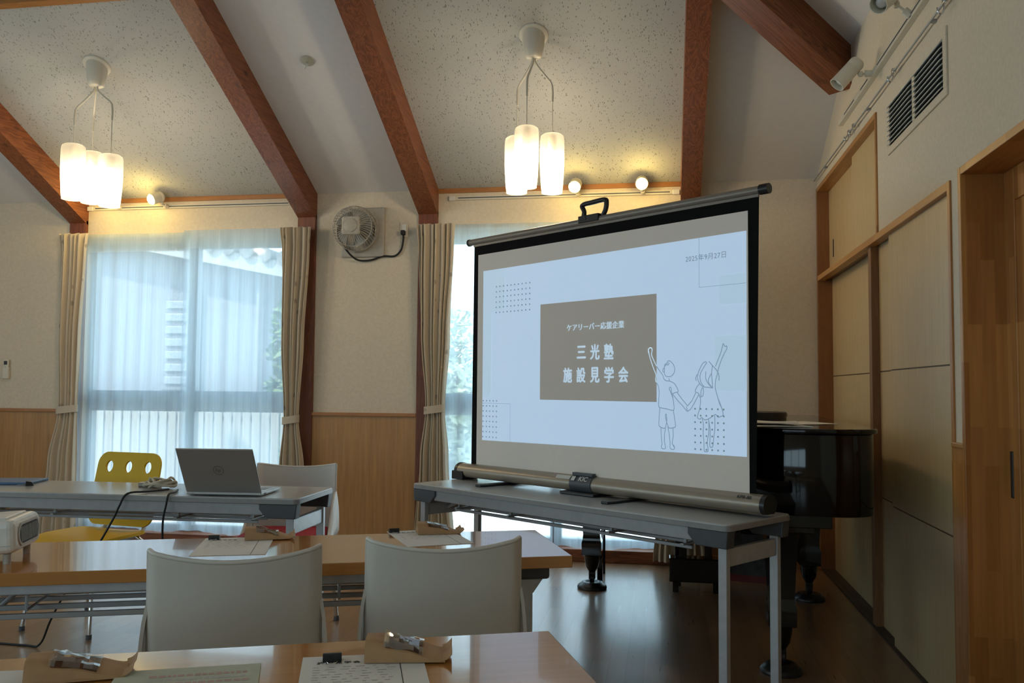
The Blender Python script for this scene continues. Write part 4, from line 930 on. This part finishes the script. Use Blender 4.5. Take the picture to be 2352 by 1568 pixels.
ART = [[(0.134,1.36),(0.132,1.374),(0.14,1.382),(0.149,1.381),(0.153,1.373),(0.15,1.353),(0.159,1.333),(0.177,1.303),(0.197,1.279),(0.211,1.263),(0.216,1.249),(0.228,1.241),(0.244,1.24),(0.242,1.249)],
 [(0.134,1.367),(0.14,1.343),(0.152,1.313),(0.164,1.286),(0.174,1.266),(0.172,1.243),(0.178,1.231),(0.187,1.216),(0.191,1.19),(0.188,1.157),(0.189,1.131),(0.201,1.126),(0.23,1.122),(0.267,1.118),(0.266,1.152),(0.261,1.171),(0.252,1.191),(0.244,1.207),(0.248,1.213),(0.254,1.21),(0.256,1.191),(0.264,1.171)],
 [(0.234,1.315),(0.221,1.309),(0.219,1.292),(0.22,1.269),(0.23,1.259),(0.248,1.258),(0.264,1.267),(0.273,1.285),(0.268,1.305),(0.256,1.318),(0.243,1.325),(0.234,1.32),(0.238,1.315)],
 [(0.244,1.315),(0.238,1.307),(0.23,1.309),(0.221,1.302)],
 [(0.244,1.24),(0.267,1.231),(0.281,1.217),(0.29,1.196),(0.274,1.191),(0.261,1.186)],
 [(0.286,1.191),(0.306,1.168),(0.338,1.137)],
 [(0.261,1.186),(0.286,1.16),(0.314,1.136),(0.334,1.116),(0.333,1.134)],
 [(0.194,1.124),(0.191,1.085),(0.189,1.055),(0.199,1.044),(0.221,1.041),(0.228,1.059),(0.231,1.073),(0.228,1.099),(0.224,1.095),(0.228,1.073),(0.236,1.053),(0.244,1.042),(0.268,1.045),(0.276,1.051),(0.274,1.071),(0.266,1.114)],
 [(0.2,1.042),(0.202,1.003),(0.206,0.977),(0.202,0.96),(0.211,0.954),(0.224,0.958),(0.219,0.984),(0.219,1.013),(0.224,1.04)],
 [(0.236,1.047),(0.244,1.014),(0.248,0.982),(0.248,0.961),(0.258,0.954),(0.27,0.957),(0.268,0.97),(0.259,0.978),(0.264,1.009),(0.263,1.041)],
 [(0.259,0.978),(0.264,0.97),(0.271,0.961)],
 [(0.219,1.296),(0.211,1.289),(0.211,1.279),(0.218,1.277)],
 [(0.43,1.318),(0.415,1.312),(0.4,1.29),(0.389,1.265),(0.389,1.246),(0.4,1.227),(0.415,1.216),(0.437,1.214),(0.461,1.211)],
 [(0.434,1.315),(0.415,1.29),(0.402,1.268),(0.4,1.249),(0.407,1.23),(0.419,1.217)],
 [(0.444,1.318),(0.46,1.302),(0.482,1.28),(0.491,1.261),(0.491,1.242)],
 [(0.46,1.299),(0.456,1.271),(0.461,1.214)],
 [(0.428,1.277),(0.428,1.249),(0.441,1.227),(0.46,1.211)],
 [(0.454,1.268),(0.441,1.246),(0.443,1.23),(0.458,1.214)],
 [(0.385,1.265),(0.379,1.252),(0.381,1.241)],
 [(0.475,1.299),(0.49,1.33),(0.501,1.354),(0.508,1.376),(0.512,1.388),(0.519,1.377),(0.528,1.378),(0.528,1.366),(0.518,1.351),(0.504,1.326),(0.49,1.292),(0.484,1.267),(0.476,1.245),(0.473,1.221),(0.475,1.205),(0.485,1.174),(0.5,1.14),(0.509,1.115)],
 [(0.48,1.189),(0.493,1.149),(0.509,1.122)],
 [(0.509,1.115),(0.509,1.102),(0.498,1.098),(0.486,1.095),(0.474,1.105),(0.459,1.097),(0.441,1.087),(0.422,1.082),(0.407,1.091),(0.399,1.084),(0.387,1.09),(0.39,1.106),(0.397,1.125),(0.402,1.154),(0.402,1.173),(0.413,1.179),(0.417,1.201),(0.412,1.212),(0.405,1.198),(0.403,1.176)],
 [(0.396,1.227),(0.384,1.214),(0.376,1.196),(0.392,1.189),(0.399,1.173)],
 [(0.378,1.19),(0.361,1.16),(0.338,1.137)],
 [(0.394,1.185),(0.372,1.15),(0.353,1.124),(0.335,1.114)],
 [(0.41,1.085),(0.416,1.06),(0.414,1.028),(0.418,0.997),(0.419,0.959),(0.428,0.954),(0.438,0.96),(0.434,0.992),(0.441,1.029),(0.442,1.061),(0.441,1.086)],
 [(0.442,1.079),(0.448,1.042),(0.447,1.005),(0.446,0.98),(0.453,0.972),(0.461,0.98),(0.464,1.005),(0.47,1.043),(0.471,1.068),(0.47,1.099)]]
def curve2(pl):
    if len(pl) < 4: return pl
    return [(p.x, p.z) for p in smooth_path([(x, 0, zz) for x, zz in pl], 4)]
for pl in ART:
    c = curve2(pl)
    for p, q in zip(c, c[1:]):
        on = (p[0]+q[0])/2 < .177 and 1.15 < (p[1]+q[1])/2 < 1.614
        lineseg(p, q, .0040, 3 if on else 5)
lettering(b, '2025年9月27日', .428, z(1.733), width=.197, y=-.0034, mat=4, bold=.0, spacing=1.08)
for k, o in enumerate((-.0012, 0, .0012)): lettering(b, 'ケアリーバー応援企業', -.180+o, z(1.475), width=.352, y=-.0034-k*.0001, mat=3, spacing=1.05)
for s, xs, zz in (('三光塾', (-.262, -.178, -.094), 1.339), ('施設見学会', (-.350, -.264, -.178, -.092, -.008), 1.234)):
    for ch, xx in zip(s, xs):
        for k, (o, q) in enumerate(((-.0022, 0), (.0022, 0), (0, .0016), (0, -.0016))): lettering(b, ch, xx+o, z(zz)+q+(.007 if ch == '三' else 0), width=.054, height=.056 if ch == '三' else .068, y=-.0034-k*.0001, mat=3)
b.build('glowing_slide', [M['slide_bg'], M['slide_pale'], M['slide_brown'], M['slide_text'], M['slide_ink'], M['slide_line']], ps, smooth=False)
# top bar, carrying handle and the lifting arms behind
b = MB(); b.cyl((-1.085, .0, z(1.982)), (.685, 0, z(1.982)), .0165, seg=20); b.box(-1.05, .676, -.004, .004, z(1.955), z(1.975)); b.build('top_bar', M['barm'], ps)
for u0, u1, r in ((.683, .722, .0205), (-1.094, -1.083, .019)):
    b = MB(); b.cyl((u0, 0, z(1.982)), (u1, 0, z(1.982)), r, seg=20); b.build('bar_cap', M['black_pl'], ps)
b = MB(); b.box(-.27, -.145, -.022, .022, z(1.975), z(2.008), .003); b.box(-.255, -.22, -.0235, -.02, z(1.985), z(2.004)); b.tube(smooth_path([(-.255, 0, z(2.0)), (-.250, 0, z(2.03)), (-.262, 0, z(2.062)), (-.20, 0, z(2.067)), (-.122, 0, z(2.068)), (-.112, 0, z(2.05)), (-.118, 0, z(2.02)), (-.135, 0, z(1.995))], 5), .0115, 10); b.build('handle', M['black_pl'], ps)
b = MB()
b.box(-.235, -.165, .014, .040, .05, 1.2, .002)
b.box(-.22, -.18, .006, .04, 1.18, z(1.985), .003); b.build('lifting_pole', M['black_pl'], ps)

# ------------------------------------------------------------------ grand piano
pn = thing('grand_piano', 'black lacquered grand piano behind the projection screen by the closet', 'piano', (.2, 4.7, 0))
PX, PY = .2, 4.7
ctl = [(-.53, 5.0), (-.515, 4.78), (-.43, 4.55), (-.24, 4.33), (-.03, 4.16), (.14, 4.01), (.27, 3.88), (.36, 3.775), (.44, 3.705), (.53, 3.668), (.62, 3.655), (.72, 3.658), (.795, 3.685), (.836, 3.735), (.852, 3.81), (.86, 3.95)]
cv = [(p.x, p.y) for p in smooth_path([(x, y, 0) for x, y in ctl], 6)]
outl = [(.93, 5.78), (-.53, 5.78)]+cv
outl = [(x-PX, y-PY) for x, y in outl]
b = MB(); b.prism(outl, .705, 1.03, bev=.004); b.build('body', M['piano'], pn, angle=40)
cxm = sum(p[0] for p in outl)/len(outl); cym = sum(p[1] for p in outl)/len(outl)
def grow(pl, d):
    n = len(pl); o = []
    for i in range(n):
        a = Vector(pl[i-1]); c = Vector(pl[(i+1) % n]); tt = (c-a).normalized(); o.append((pl[i][0]+tt.y*-d*1, pl[i][1]+tt.x*d*1))
    return o
area = sum(outl[i-1][0]*outl[i][1]-outl[i][0]*outl[i-1][1] for i in range(len(outl)))
lidp = grow(outl, -.016 if area > 0 else .016)
b = MB(); b.prism(lidp, 1.031, 1.052, bev=.006); b.build('lid', M['piano'], pn, angle=40)
b = MB(); b.box(-.72, .72, .55, 1.075, .60, .705, .004); b.box(-.55, .6, -.35, .55, .64, .706, .004); b.box(.05, .5, -.85, -.35, .63, .706, .004); b.build('key_bed', M['piano'], pn)
b = MB(); b.box(-.70, .70, 1.07, 1.082, .66, .70, .002); b.build('key_slip', M['piano'], pn)
def leg(x, y):
    x -= PX; y -= PY
    b = MB(); Q = Matrix.Translation((x, y, 0)) @ Matrix.Rotation(R_(45), 4, 'Z')
    b.lathe([(.070, .20), (.082, .205), (.084, .28), (.076, .30), (.072, .33), (.095, .62), (.105, .64)], 4, X=Q); b.box(x-.13, x+.13, y-.085, y+.085, .60, .706, .006)
    b.lathe([(.02, .10), (.038, .13), (.046, .17), (.05, .205)], 20, X=Matrix.Translation((x, y, 0)))
    lo = b.build('leg', M['piano'], pn)
    b = MB(); b.cyl((x-.013, y, .062), (x+.013, y, .062), .028, seg=18); b.box(x-.02, x+.02, y-.012, y+.012, .055, .12, .004); b.build('caster', M['black_pl'], lo)
    b = MB(); b.lathe([(.088, 0), (.09, .012), (.082, .024), (.070, .028), (.062, .040), (.045, .042), (.035, .034), (.002, .033)], 28, X=Matrix.Translation((x, y, 0)), cap1=False); b.build('caster_cup', M['black_pl'], lo)
leg(-.416, 5.40); leg(.505, 3.97); leg(.84, 5.36)
b = MB(); lx, ly = .20-PX, 5.45-PY
for s in (-1, 1): b.box(lx+s*.075-.022, lx+s*.075+.022, ly-.018, ly+.018, .19, .62, .005)
b.box(lx-.12, lx+.12, ly-.03, ly+.03, .56, .62, .005); ly_o = b.build('pedal_lyre', M['piano'], pn)
b = MB(); b.box(lx-.155, lx+.155, ly-.06, ly+.06, .06, .20, .006); b.box(lx-.135, lx-.10, ly-.055, ly-.02, .0, .06, .003); b.box(lx+.10, lx+.135, ly-.055, ly-.02, 0, .06, .003); b.build('pedal_box', M['piano'], ly_o)
b = MB()
for k in (-1, 0, 1): b.box(lx+k*.07-.011, lx+k*.07+.011, ly+.05, ly+.17, .078, .09, .004)
b.build('pedals', M['brass'], ly_o)
# bench under the keyboard
t = thing('piano_bench', 'black piano bench pushed under the keyboard, thin legs beside the piano leg', 'bench', (-.14, 5.71, 0))
b = MB(); b.box(-.27, .27, -.16, .16, .455, .52, .015); b.build('seat_pad', M['felt'], t)
b = MB(); b.box(-.265, .265, -.155, .155, .40, .456, .004); b.build('frame', M['piano'], t)
for sx in (-1, 1):
    for sy in (-1, 1):
        b = MB(); b.box(sx*.24-.017, sx*.24+.017, sy*.13-.017, sy*.13+.017, 0, .41, .003); b.build('leg', M['piano'], t)
# things on and under the piano
LZ = 1.0525
t = thing('round_case', 'flat round black case lying on the piano lid', 'case', (.45, 4.42, LZ))
b = MB(); b.lathe([(.14, 0), (.145, .004), (.145, .03), (.002, .03)], 40, cap1=False); b.build('base', M['black_pl'], t)
b = MB(); b.lathe([(.148, .028), (.149, .036), (.146, .046), (.138, .049), (.002, .0495)], 40, cap0=True, cap1=False); b.build('lid', M['black_pl'], t)
rnd = random.Random(3)
for k, (x, y, a, lab) in enumerate(((.45, 3.86, 12, 'white sheet music lowest in the pile on the piano lid'), (.42, 3.90, -6, 'white sheet music on top of the pile on the piano lid'), (.60, 4.16, 30, 'loose sheet of paper behind the pile on the piano lid'))):
    def fn(u, v, k=k): return ((u-.5)*.297, (v-.5)*.21, .0022+.004*math.sin(3*u+k)**2*(.3+v)+(.0125 if k == 1 else 0))
    b = MB(); b.sheet(fn, 12, 8, .0035 if k < 2 else .001); o = b.build('sheet_music', M['paper']); o.location = (x, y, LZ); o.rotation_euler = (0, 0, R_(a)); tag(o, lab, 'paper', 'papers on the piano')
t = thing('storage_bag', 'dark patterned bag with a red band on the floor under the piano', 'bag', (.56, 5.86, 0), R_(-12))
def bagf(u, v):
    a = 2*math.pi*u; h = .30*v; k = 1-.18*v*v; e = lambda c: math.copysign(abs(c)**.55, c)
    return (.19*e(math.cos(a))*k, .10*e(math.sin(a))*(1-.55*v), h+.012*math.sin(5*a)*v)
b = MB(); b.sheet(bagf, 40, 14, .003, matfn=lambda u, v: 1 if v < .14 else 0); b.box(-.17, .17, -.085, .085, .001, .006, mat=1); b.build('body', [M['bag'], M['bag_red']], t)
b = MB(); b.tube(smooth_path([(-.06, -.04, .29), (-.05, -.05, .36), (.0, -.05, .40), (.05, -.05, .36), (.06, -.04, .29)], 6), .006, 8); b.build('strap', M['bag'], t)

# ------------------------------------------------------------------ things on the tables
TZ = .7225
def azv(a): return Vector((math.cos(R_(a)), math.sin(R_(a)), 0))
# laptop
t = thing('laptop', 'silver laptop open on the grey table, its lid towards the camera', 'laptop', (-1.893, 3.613, TZ), R_(4.5))
b = MB(); b.box(-.171, .171, 0, .235, .003, .017, .004); lb = b.build('base', M['laptop'], t)
b = MB(); b.box(-.145, .145, .10, .205, .0168, .0175); b.build('keyboard', M['keys'], lb, smooth=False)
b = MB()
for yy in (.03, .046): b.box(.1705, .172, yy, yy+.010, .007, .012)
b.build('ports', M['black_pl'], lb, smooth=False)
for sx in (-.14, .14):
    for yy in (.03, .2):
        q = MB(); q.cyl((sx, yy, 0), (sx, yy, .004), .008, seg=12); q.build('rubber_foot', M['black_pl'], lb)
Lx = Matrix.Translation((0, .004, .017)) @ Matrix.Rotation(R_(31), 4, 'X')
b = MB(); b.box(-.171, .171, -.003, .004, 0, .228, .003, X=Lx); ll = b.build('lid', M['laptop'], t)
b = MB(); b.add([Lx @ Vector(p) for p in ((-.163, .0045, .012), (.163, .0045, .012), (.163, .0045, .218), (-.163, .0045, .218))], [[3, 2, 1, 0]]); b.build('display', M['black_pl'], ll, smooth=False)
b = MB(); Q = Lx @ Matrix.Translation((0, -.0034, .118)) @ Matrix.Rotation(R_(90), 4, 'X')
b.add([Q @ Vector((.023*math.cos(k*math.pi/18)*r, .023*math.sin(k*math.pi/18)*r, 0)) for r in (1, .9) for k in range(36)], [[k, (k+1) % 36, 36+(k+1) % 36, 36+k] for k in range(36)])
vs, fs = text_mesh('hp', height=.026, bold=.0); b.add([Q @ Vector((v.x*.9+.22*(v.y-.013), v.y-.0135, .0002)) for v in vs], fs); b.build('emblem', M['logo'], ll, smooth=False)
# adapter, cable heap and hanging cables
b = MB(); b.box(-.05, .05, -.02, .02, 0, .022, .005); o = b.build('power_adapter', M['barm']); o.location = (-2.40, 3.86, TZ); o.rotation_euler = (0, 0, R_(10)); tag(o, 'flat grey-brown adapter left of the laptop on the grey table', 'adapter')
rnd = random.Random(12); pts = []
for k in range(44):
    a = k*1.25+rnd.uniform(-.2, .2); r = rnd.uniform(.03, .075); pts.append((r*1.25*math.cos(a), r*.75*math.sin(a), .006+.085*rnd.random()*(1-r/.1)))
b = MB(); b.tube(smooth_path(pts, 6), .0052, 7); o = b.build('coiled_cable', M['beige']); o.location = (-2.30, 3.80, TZ); tag(o, 'heap of coiled beige cable beside the laptop', 'cable')
pts = [(r*1.1*math.cos(k*1.6), r*.7*math.sin(k*1.6), .008+.07*rnd.random()*(1-r/.1)) for k, r in enumerate([rnd.uniform(.02, .06) for _ in range(18)])]
b = MB(); b.tube(smooth_path(pts, 6), .0036, 7); o = b.build('coiled_cable', M['white_pl']); o.location = (-2.145, 3.84, TZ); tag(o, 'small heap of white cable touching the laptop', 'cable')
yf = 3.57
b = MB(); b.tube(smooth_path([(-2.23, 3.74, TZ+.006), (-2.27, 3.64, TZ+.006), (-2.32, yf-.01, TZ+.004), (-2.345, yf-.03, TZ-.05), (-2.37, yf-.03, .62), (-2.43, yf-.05, .50), (-2.52, 3.55, .40), (-2.62, 3.58, .28), (-2.72, 3.62, .14), (-2.80, 3.66, .02), (-2.9, 3.68, .005), (-3.3, 3.7, .005)], 6), .0048, 8); tag(b.build('black_cable', M['rubber']), 'black cable slanting down from the laptop table past the yellow chair', 'cable')
b = MB(); b.tube(smooth_path([(-2.18, 3.73, TZ+.006), (-2.14, 3.64, TZ+.006), (-2.125, yf-.005, TZ+.005), (-2.125, yf-.025, TZ-.04), (-2.135, yf-.03, .60), (-2.13, yf-.03, .40), (-2.135, yf-.02, .15), (-2.12, 3.55, .02), (-2.0, 3.62, .006), (-1.8, 3.9, .006)], 6), .0048, 8); tag(b.build('black_cable', M['rubber']), 'black cable hanging straight down beside the laptop', 'cable')
b = MB(); b.box(-.16, .16, -.11, .11, 0, .012, .004); o = b.build('blue_folder', M['blue']); o.location = (-3.175, 3.86, TZ); o.rotation_euler = (0, 0, R_(14)); tag(o, 'blue folder at the far left end of the grey table', 'folder')
def binder_clip(loc, rz, label, s=1.0, upright=False, tilt=0):
    t = thing('binder_clip', label, 'clip', loc, rz, 'black binder clips'); k = s
    b = MB(); b.prism([(-.012*k, 0), (.010*k, .0), (.010*k, .0022), (.004*k, .012*k), (-.010*k, .0145*k), (-.012*k, .012*k)], -.0125*k*1.3, .0125*k*1.3, X=Matrix(((0, 0, 1, 0), (1, 0, 0, 0), (0, 1, 0, 0), (0, 0, 0, 1)))); b.build('body', M['black_pl'], t)
    X = Matrix.Rotation(R_(tilt), 4, 'X')
    b = MB(); b.tube(smooth_path([(-.008*k, -.008*k, .006), (-.009*k, -.022*k, .005), (-.005*k, -.033*k, .004), (.005*k, -.033*k, .004), (.009*k, -.022*k, .005), (.008*k, -.008*k, .006)], 5), .0007, 6, X=X); b.build('wire_handle', M['chrome'], t)
    return t
def sheet_doc(loc, az, label, w=.21, h=.297, heading=None, rows=9, thick=.0012, pen_line=True):
    t = thing('document', label, 'document', loc, R_(az), 'clipped documents on the wood tables')
    b = MB(); b.box(-w/2, w/2, -h/2, h/2, 0, thick); b.build('paper', M['paper'], t, smooth=False)
    b = MB(); zt = thick+.0003
    if heading:
        vs, fs = text_mesh(heading, width=.075, bold=.03, spacing=1.35); b.add([(v.x-.042, v.y+h/2-.047, zt) for v in vs], fs, 0)
    rr = random.Random(int(az*10)+5)
    for k in range(rows):
        y = h/2-.066-.013*k; x = -w/2+.02
        while x < w/2-.055:
            q = rr.uniform(.004, .016); b.add([(x, y, zt), (x+q, y, zt), (x+q, y+.0032, zt), (x, y+.0032, zt)], [[0, 1, 2, 3]], 1); x += q+rr.uniform(.004, .022)
    if pen_line: b.add([(w/2-.043, -h/2, zt), (w/2-.0415, -h/2, zt), (w/2-.0415, h/2-.03, zt), (w/2-.043, h/2-.03, zt)], [[0, 1, 2, 3]], 0)
    b.build('print', [M['ink'], M['ink_g']], t, smooth=False); return t
def ontop(p, a, w, h):     # middle of a sheet from its far left corner
    u = azv(a); n = Vector((-u.y, u.x, 0)); c = Vector((p[0], p[1], 0))+u*w/2-n*h/2; return (c.x, c.y, .7202)
sheet_doc(ontop((-.628, 1.503), 20, .21, .297), 20, 'white printed document with bold heading on the nearest table', heading='施設見学会')
sheet_doc(ontop((-.905, 2.853), 30, .21, .297), 30, 'white document lying on the middle table at the right end', heading='施設見学会')
sheet_doc(ontop((-1.425, 2.602), 20, .22, .297), 20, 'white document on the middle table behind the left chair back', heading='施設見学会')
u = azv(20); binder_clip((-.571, 1.497, .7218), R_(20), 'black binder clip on the document of the nearest table')
binder_clip((-.878, 2.842, .7218), R_(30), 'black binder clip on the document at the right end of the middle table', 1.0)
binder_clip((-1.385, 2.592, .7218), R_(20), 'black binder clip on the document behind the left chair back', 1.0)
t = binder_clip((-2.975, 3.78, TZ), R_(-50), 'black binder clip standing near the left end of the grey table', 1.5)
def snack(loc, az, label, L=.14, W=.088, T=.034):
    t = thing('snack_packet', label, 'packet', loc, R_(az), 'kraft paper snack packets')
    def top(u, v, off=0):
        c = abs(2*v-1); e = (1-c**5)**.6 if c < 1 else 0; g = 1-.93*min(1, max(0, (u-.12)/.83))**1.3; w = W*(1+.05*u-.05*c*0)
        return ((u-.5)*L, (v-.5)*w, .0012+T*g*(.12+.88*e)+off+.0012*math.sin(14*u+5*v))
    b = MB(); b.sheet(top, 30, 20, .0009); b.sheet(lambda u, v: ((u-.5)*L, (.5-v)*W*(1+.05*u), .0009), 4, 4, .0008)
    for q in (0, 1): b.sheet(lambda u, v, q=q: (top(u, q)[0], top(u, q)[1], .0009+(top(u, q)[2]-.0009)*(v if q == 0 else 1-v)), 30, 2, .0008)
    b.build('wrapper', M['kraft'], t, angle=25)
    b = MB(); b.sheet(lambda u, v: (-L/2+.022*(1-abs(2*u-1))*math.sin(math.pi*v)**.7, (u-.5)*W*.98, .001+(top(0, u)[2]-.001)*v), 10, 6, .0008); b.build('gusset', M['kraft'], t, angle=25)
    b = MB(); b.sheet(lambda u, v: top(.25+.46*u, .08+.80*v, .0010), 14, 10, .0006); b.build('biscuits', M['cookie'], t)
    rr = random.Random(int(az*7)); g = [[rr.uniform(0, .0045) for _ in range(9)] for _ in range(7)]
    b = MB(); b.sheet(lambda u, v: top(.23+.50*u, .06+.84*v, .0020+g[int(round(v*6))][int(round(u*8))]), 8, 6, .0005); b.build('clear_window', M['film'], t, angle=8)
    b = MB(); b.sheet(lambda u, v: (L/2-.004+.016*u, (v-.5)*W*1.06, .0035+.011*u*u+.003*math.sin(7*v)), 5, 8, .0009); b.build('end_flap', M['kraft'], t)
    return t
snack((-.452, 1.548, .7222), 14, 'kraft paper snack packet on the nearest table, on the document')
snack((-.735, 2.872, .7222), 22, 'kraft paper snack packet on the middle table at the right end')
snack((-1.235, 2.655, .7222), 25, 'kraft paper snack packet on the middle table behind the left chair')
snack((-.955, 1.345, .7222), 28, 'kraft paper snack packet at the bottom left on the nearest table', L=.15)
t = thing('booklet', 'pale green printed booklet at the bottom edge on the nearest table', 'booklet', (-.745, 1.305, .7202), R_(23))
b = MB(); b.box(-.115, .115, -.11, .11, 0, .004, .001); b.build('pages', M['green_p'], t, smooth=False)
b = MB(); rr = random.Random(2)
for k in range(4):
    x = -.06
    while x < .095:
        q = rr.uniform(.004, .012); b.add([(x, .062-.02*k, .0043), (x+q, .062-.02*k, .0043), (x+q, .073-.02*k, .0043), (x, .073-.02*k, .0043)], [[0, 1, 2, 3]], k % 2); x += q+.003
b.build('print', [M['ink_pink'], M['ink_g']], t, smooth=False)
b = MB(); b.box(-.105, .105, -.148, .148, 0, .0012); o = b.build('document', M['paper'], smooth=False); o.location = (-1.06, 1.19, .7202); o.rotation_euler = (0, 0, R_(19)); tag(o, 'blank white sheet in the bottom left corner on the nearest table', 'document', 'clipped documents on the wood tables')
# projector
t = thing('projector', 'white projector at the left end of the middle table', 'projector', (-1.70, 2.115, .72), R_(21))
Tp = Matrix.Translation((-.28, 0, .008)) @ Matrix.Rotation(R_(-3.5), 4, 'Y') @ Matrix.Translation((.28, 0, 0))
b = MB(); b.box(-.29, 0, 0, .215, .004, .094, .020, X=Tp, seg=4); b.box(-.27, -.03, .03, .19, .092, .0985, .003, X=Tp); pb = b.build('body', M['white_pl'], t)
b = MB(); b.prism(rrect(.165, .062, .028), -.004, .0035, X=Tp @ Matrix(((0, 0, 1, 0), (1, 0, 0, .107), (0, 1, 0, .05), (0, 0, 0, 1)))); b.build('front_frame', M['fan_pl'], pb)
b = MB(); b.prism(rrect(.150, .050, .023), .0030, .0042, X=Tp @ Matrix(((0, 0, 1, 0), (1, 0, 0, .107), (0, 1, 0, .05), (0, 0, 0, 1)))); b.build('front_grille', M['vent_dark'], pb)
b = MB()
for k in range(15): b.box(.004, .0055, .038+k*.0095, .0405+k*.0095, .03, .07, X=Tp)
b.build('grille_bars', M['vent'], pb, smooth=False)
b = MB(); b.box(-.27, -.012, -.0006, .0004, .026, .028, X=Tp); b.build('seam', M['vent'], pb, smooth=False)
for x, y, hh in ((-.03, .03, .026), (-.03, .185, .026), (-.26, .03, .010), (-.26, .185, .010)):
    q = MB(); q.cyl((x, y, 0), (x, y, hh), .010, seg=14); q.build('foot', M['fan_pl'], t)

# ------------------------------------------------------------------ outside the windows
b = MB(); b.box(-16, 10, 6.46, 24, -.2, -.1); struct(b.build('ground', M['ground'], smooth=False))
h = thing('neighbour_house', 'pale rendered house with a tiled gable roof seen through the left window', 'house', (-9.0, 10.0, -.1))
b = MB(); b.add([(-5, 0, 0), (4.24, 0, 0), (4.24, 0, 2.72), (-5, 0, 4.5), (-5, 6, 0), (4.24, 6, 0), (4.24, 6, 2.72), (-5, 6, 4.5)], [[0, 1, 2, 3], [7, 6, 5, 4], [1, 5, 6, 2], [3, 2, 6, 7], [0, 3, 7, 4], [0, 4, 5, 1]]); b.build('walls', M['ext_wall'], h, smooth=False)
sl = math.atan(1.78/9.24); Xr = Matrix.Translation((4.24, 0, 2.72)) @ Matrix.Rotation(sl, 4, 'Y')
b = MB(); b.box(-10.2, .9, -.2, 6.4, .0, .14, .01, X=Xr); b.build('roof', M['tile'], h)
b = MB(); b.box(-10.2, .9, -.24, -.2, -.05, .13, .004, X=Xr); b.build('fascia', M['ext_white'], h)
b = MB()
for k in range(30): b.cyl((.8-.24*k, -.28, .17), (.8-.24*k, 6.3, .17), .085, seg=12, X=Xr)
b.build('roof_tiles', M['tile'], h)
b = MB(); b.box(2.92, 3.42, -.05, .02, 1.25, 2.45, .01); wf = b.build('window', M['ext_wall'], h)
b = MB()
for k in range(7): b.box(2.97, 3.37, -.07, -.045, 1.33+k*.155, 1.42+k*.155, .004)
b.build('shutter_slats', M['alu'], wf)
b = MB(); b.cyl((4.2, -.06, .1), (4.2, -.06, 2.7), .035, seg=12); b.build('downpipe', M['ext_wall'], h)
f = thing('slat_fence', 'pale vertical slat fence outside the left window', 'fence', (-4.6, 8.2, -.1))
b = MB(); b.box(-2.2, 1.55, -.01, .02, .2, .26); b.box(-2.2, 1.55, -.01, .02, .95, 1.01); b.build('rail', M['ext_white'], f)
b = MB()
for k in range(38): b.box(-2.2+.1*k, -2.2+.1*k+.082, -.03, -.01, .03, 1.12, .003)
b.build('slats', M['ext_white'], f)
for x in (-2.1, 0, 1.5):
    b = MB(); b.box(x-.03, x+.03, .02, .08, 0, 1.15, .004); b.build('post', M['alu'], f)
def tree(x, y, hh, rx, rz, zc_, leafm, n, label, seed, name='garden_tree', group='trees outside the windows', ls=.11):
    rnd = random.Random(seed); t = thing(name, label, 'tree', (x, y, -.1), 0, group)
    b = MB(); b.tube(smooth_path([(0, 0, 0), (.05, .02, zc_*.5), (-.02, .05, zc_), (.04, .0, zc_+rz*.5)], 5), [.07*(1-.035*i) for i in range(16)], 8)
    for k in range(6):
        a = k*1.05; b.tube([(0, 0, zc_*.6+.1*k), (rx*.6*math.cos(a), rx*.6*math.sin(a), zc_+.1*k)], .02, 6)
    b.build('trunk', M['bark'], t)
    b = MB()
    for k in range(n):
        while True:
            p = Vector((rnd.uniform(-1, 1), rnd.uniform(-1, 1), rnd.uniform(-1, 1)))
            if .3 < p.length < 1: break
        q = Vector((p.x*rx, p.y*rx, p.z*rz+zc_)); a = Vector((rnd.gauss(0, 1), rnd.gauss(0, 1), rnd.gauss(0, .6))).normalized(); c = a.orthogonal().normalized(); s = ls*rnd.uniform(.6, 1.3)
        b.add([q-a*s, q+c*s*.42, q+a*s, q-c*s*.42], [[0, 1, 2, 3]])
    b.build('foliage', leafm, t, smooth=False); return t
tree(-3.98, 9.25, 3, .36, 1.15, 1.35, M['leaf'], 1300, 'dark green shrub beside the neighbour house, seen at the right of the left window', 1, ls=.075)
tree(-3.3, 14.6, 3, .72, 1.2, 1.5, M['leaf2'], 1200, 'tree with glare-lightened leaves beyond the house corner, behind the right drape of the left window', 2)
tree(-2.95, 12.2, 2, .5, .8, .95, M['leaf2'], 900, 'sunlit bushy tree through the strip of right window left of the screen', 3)
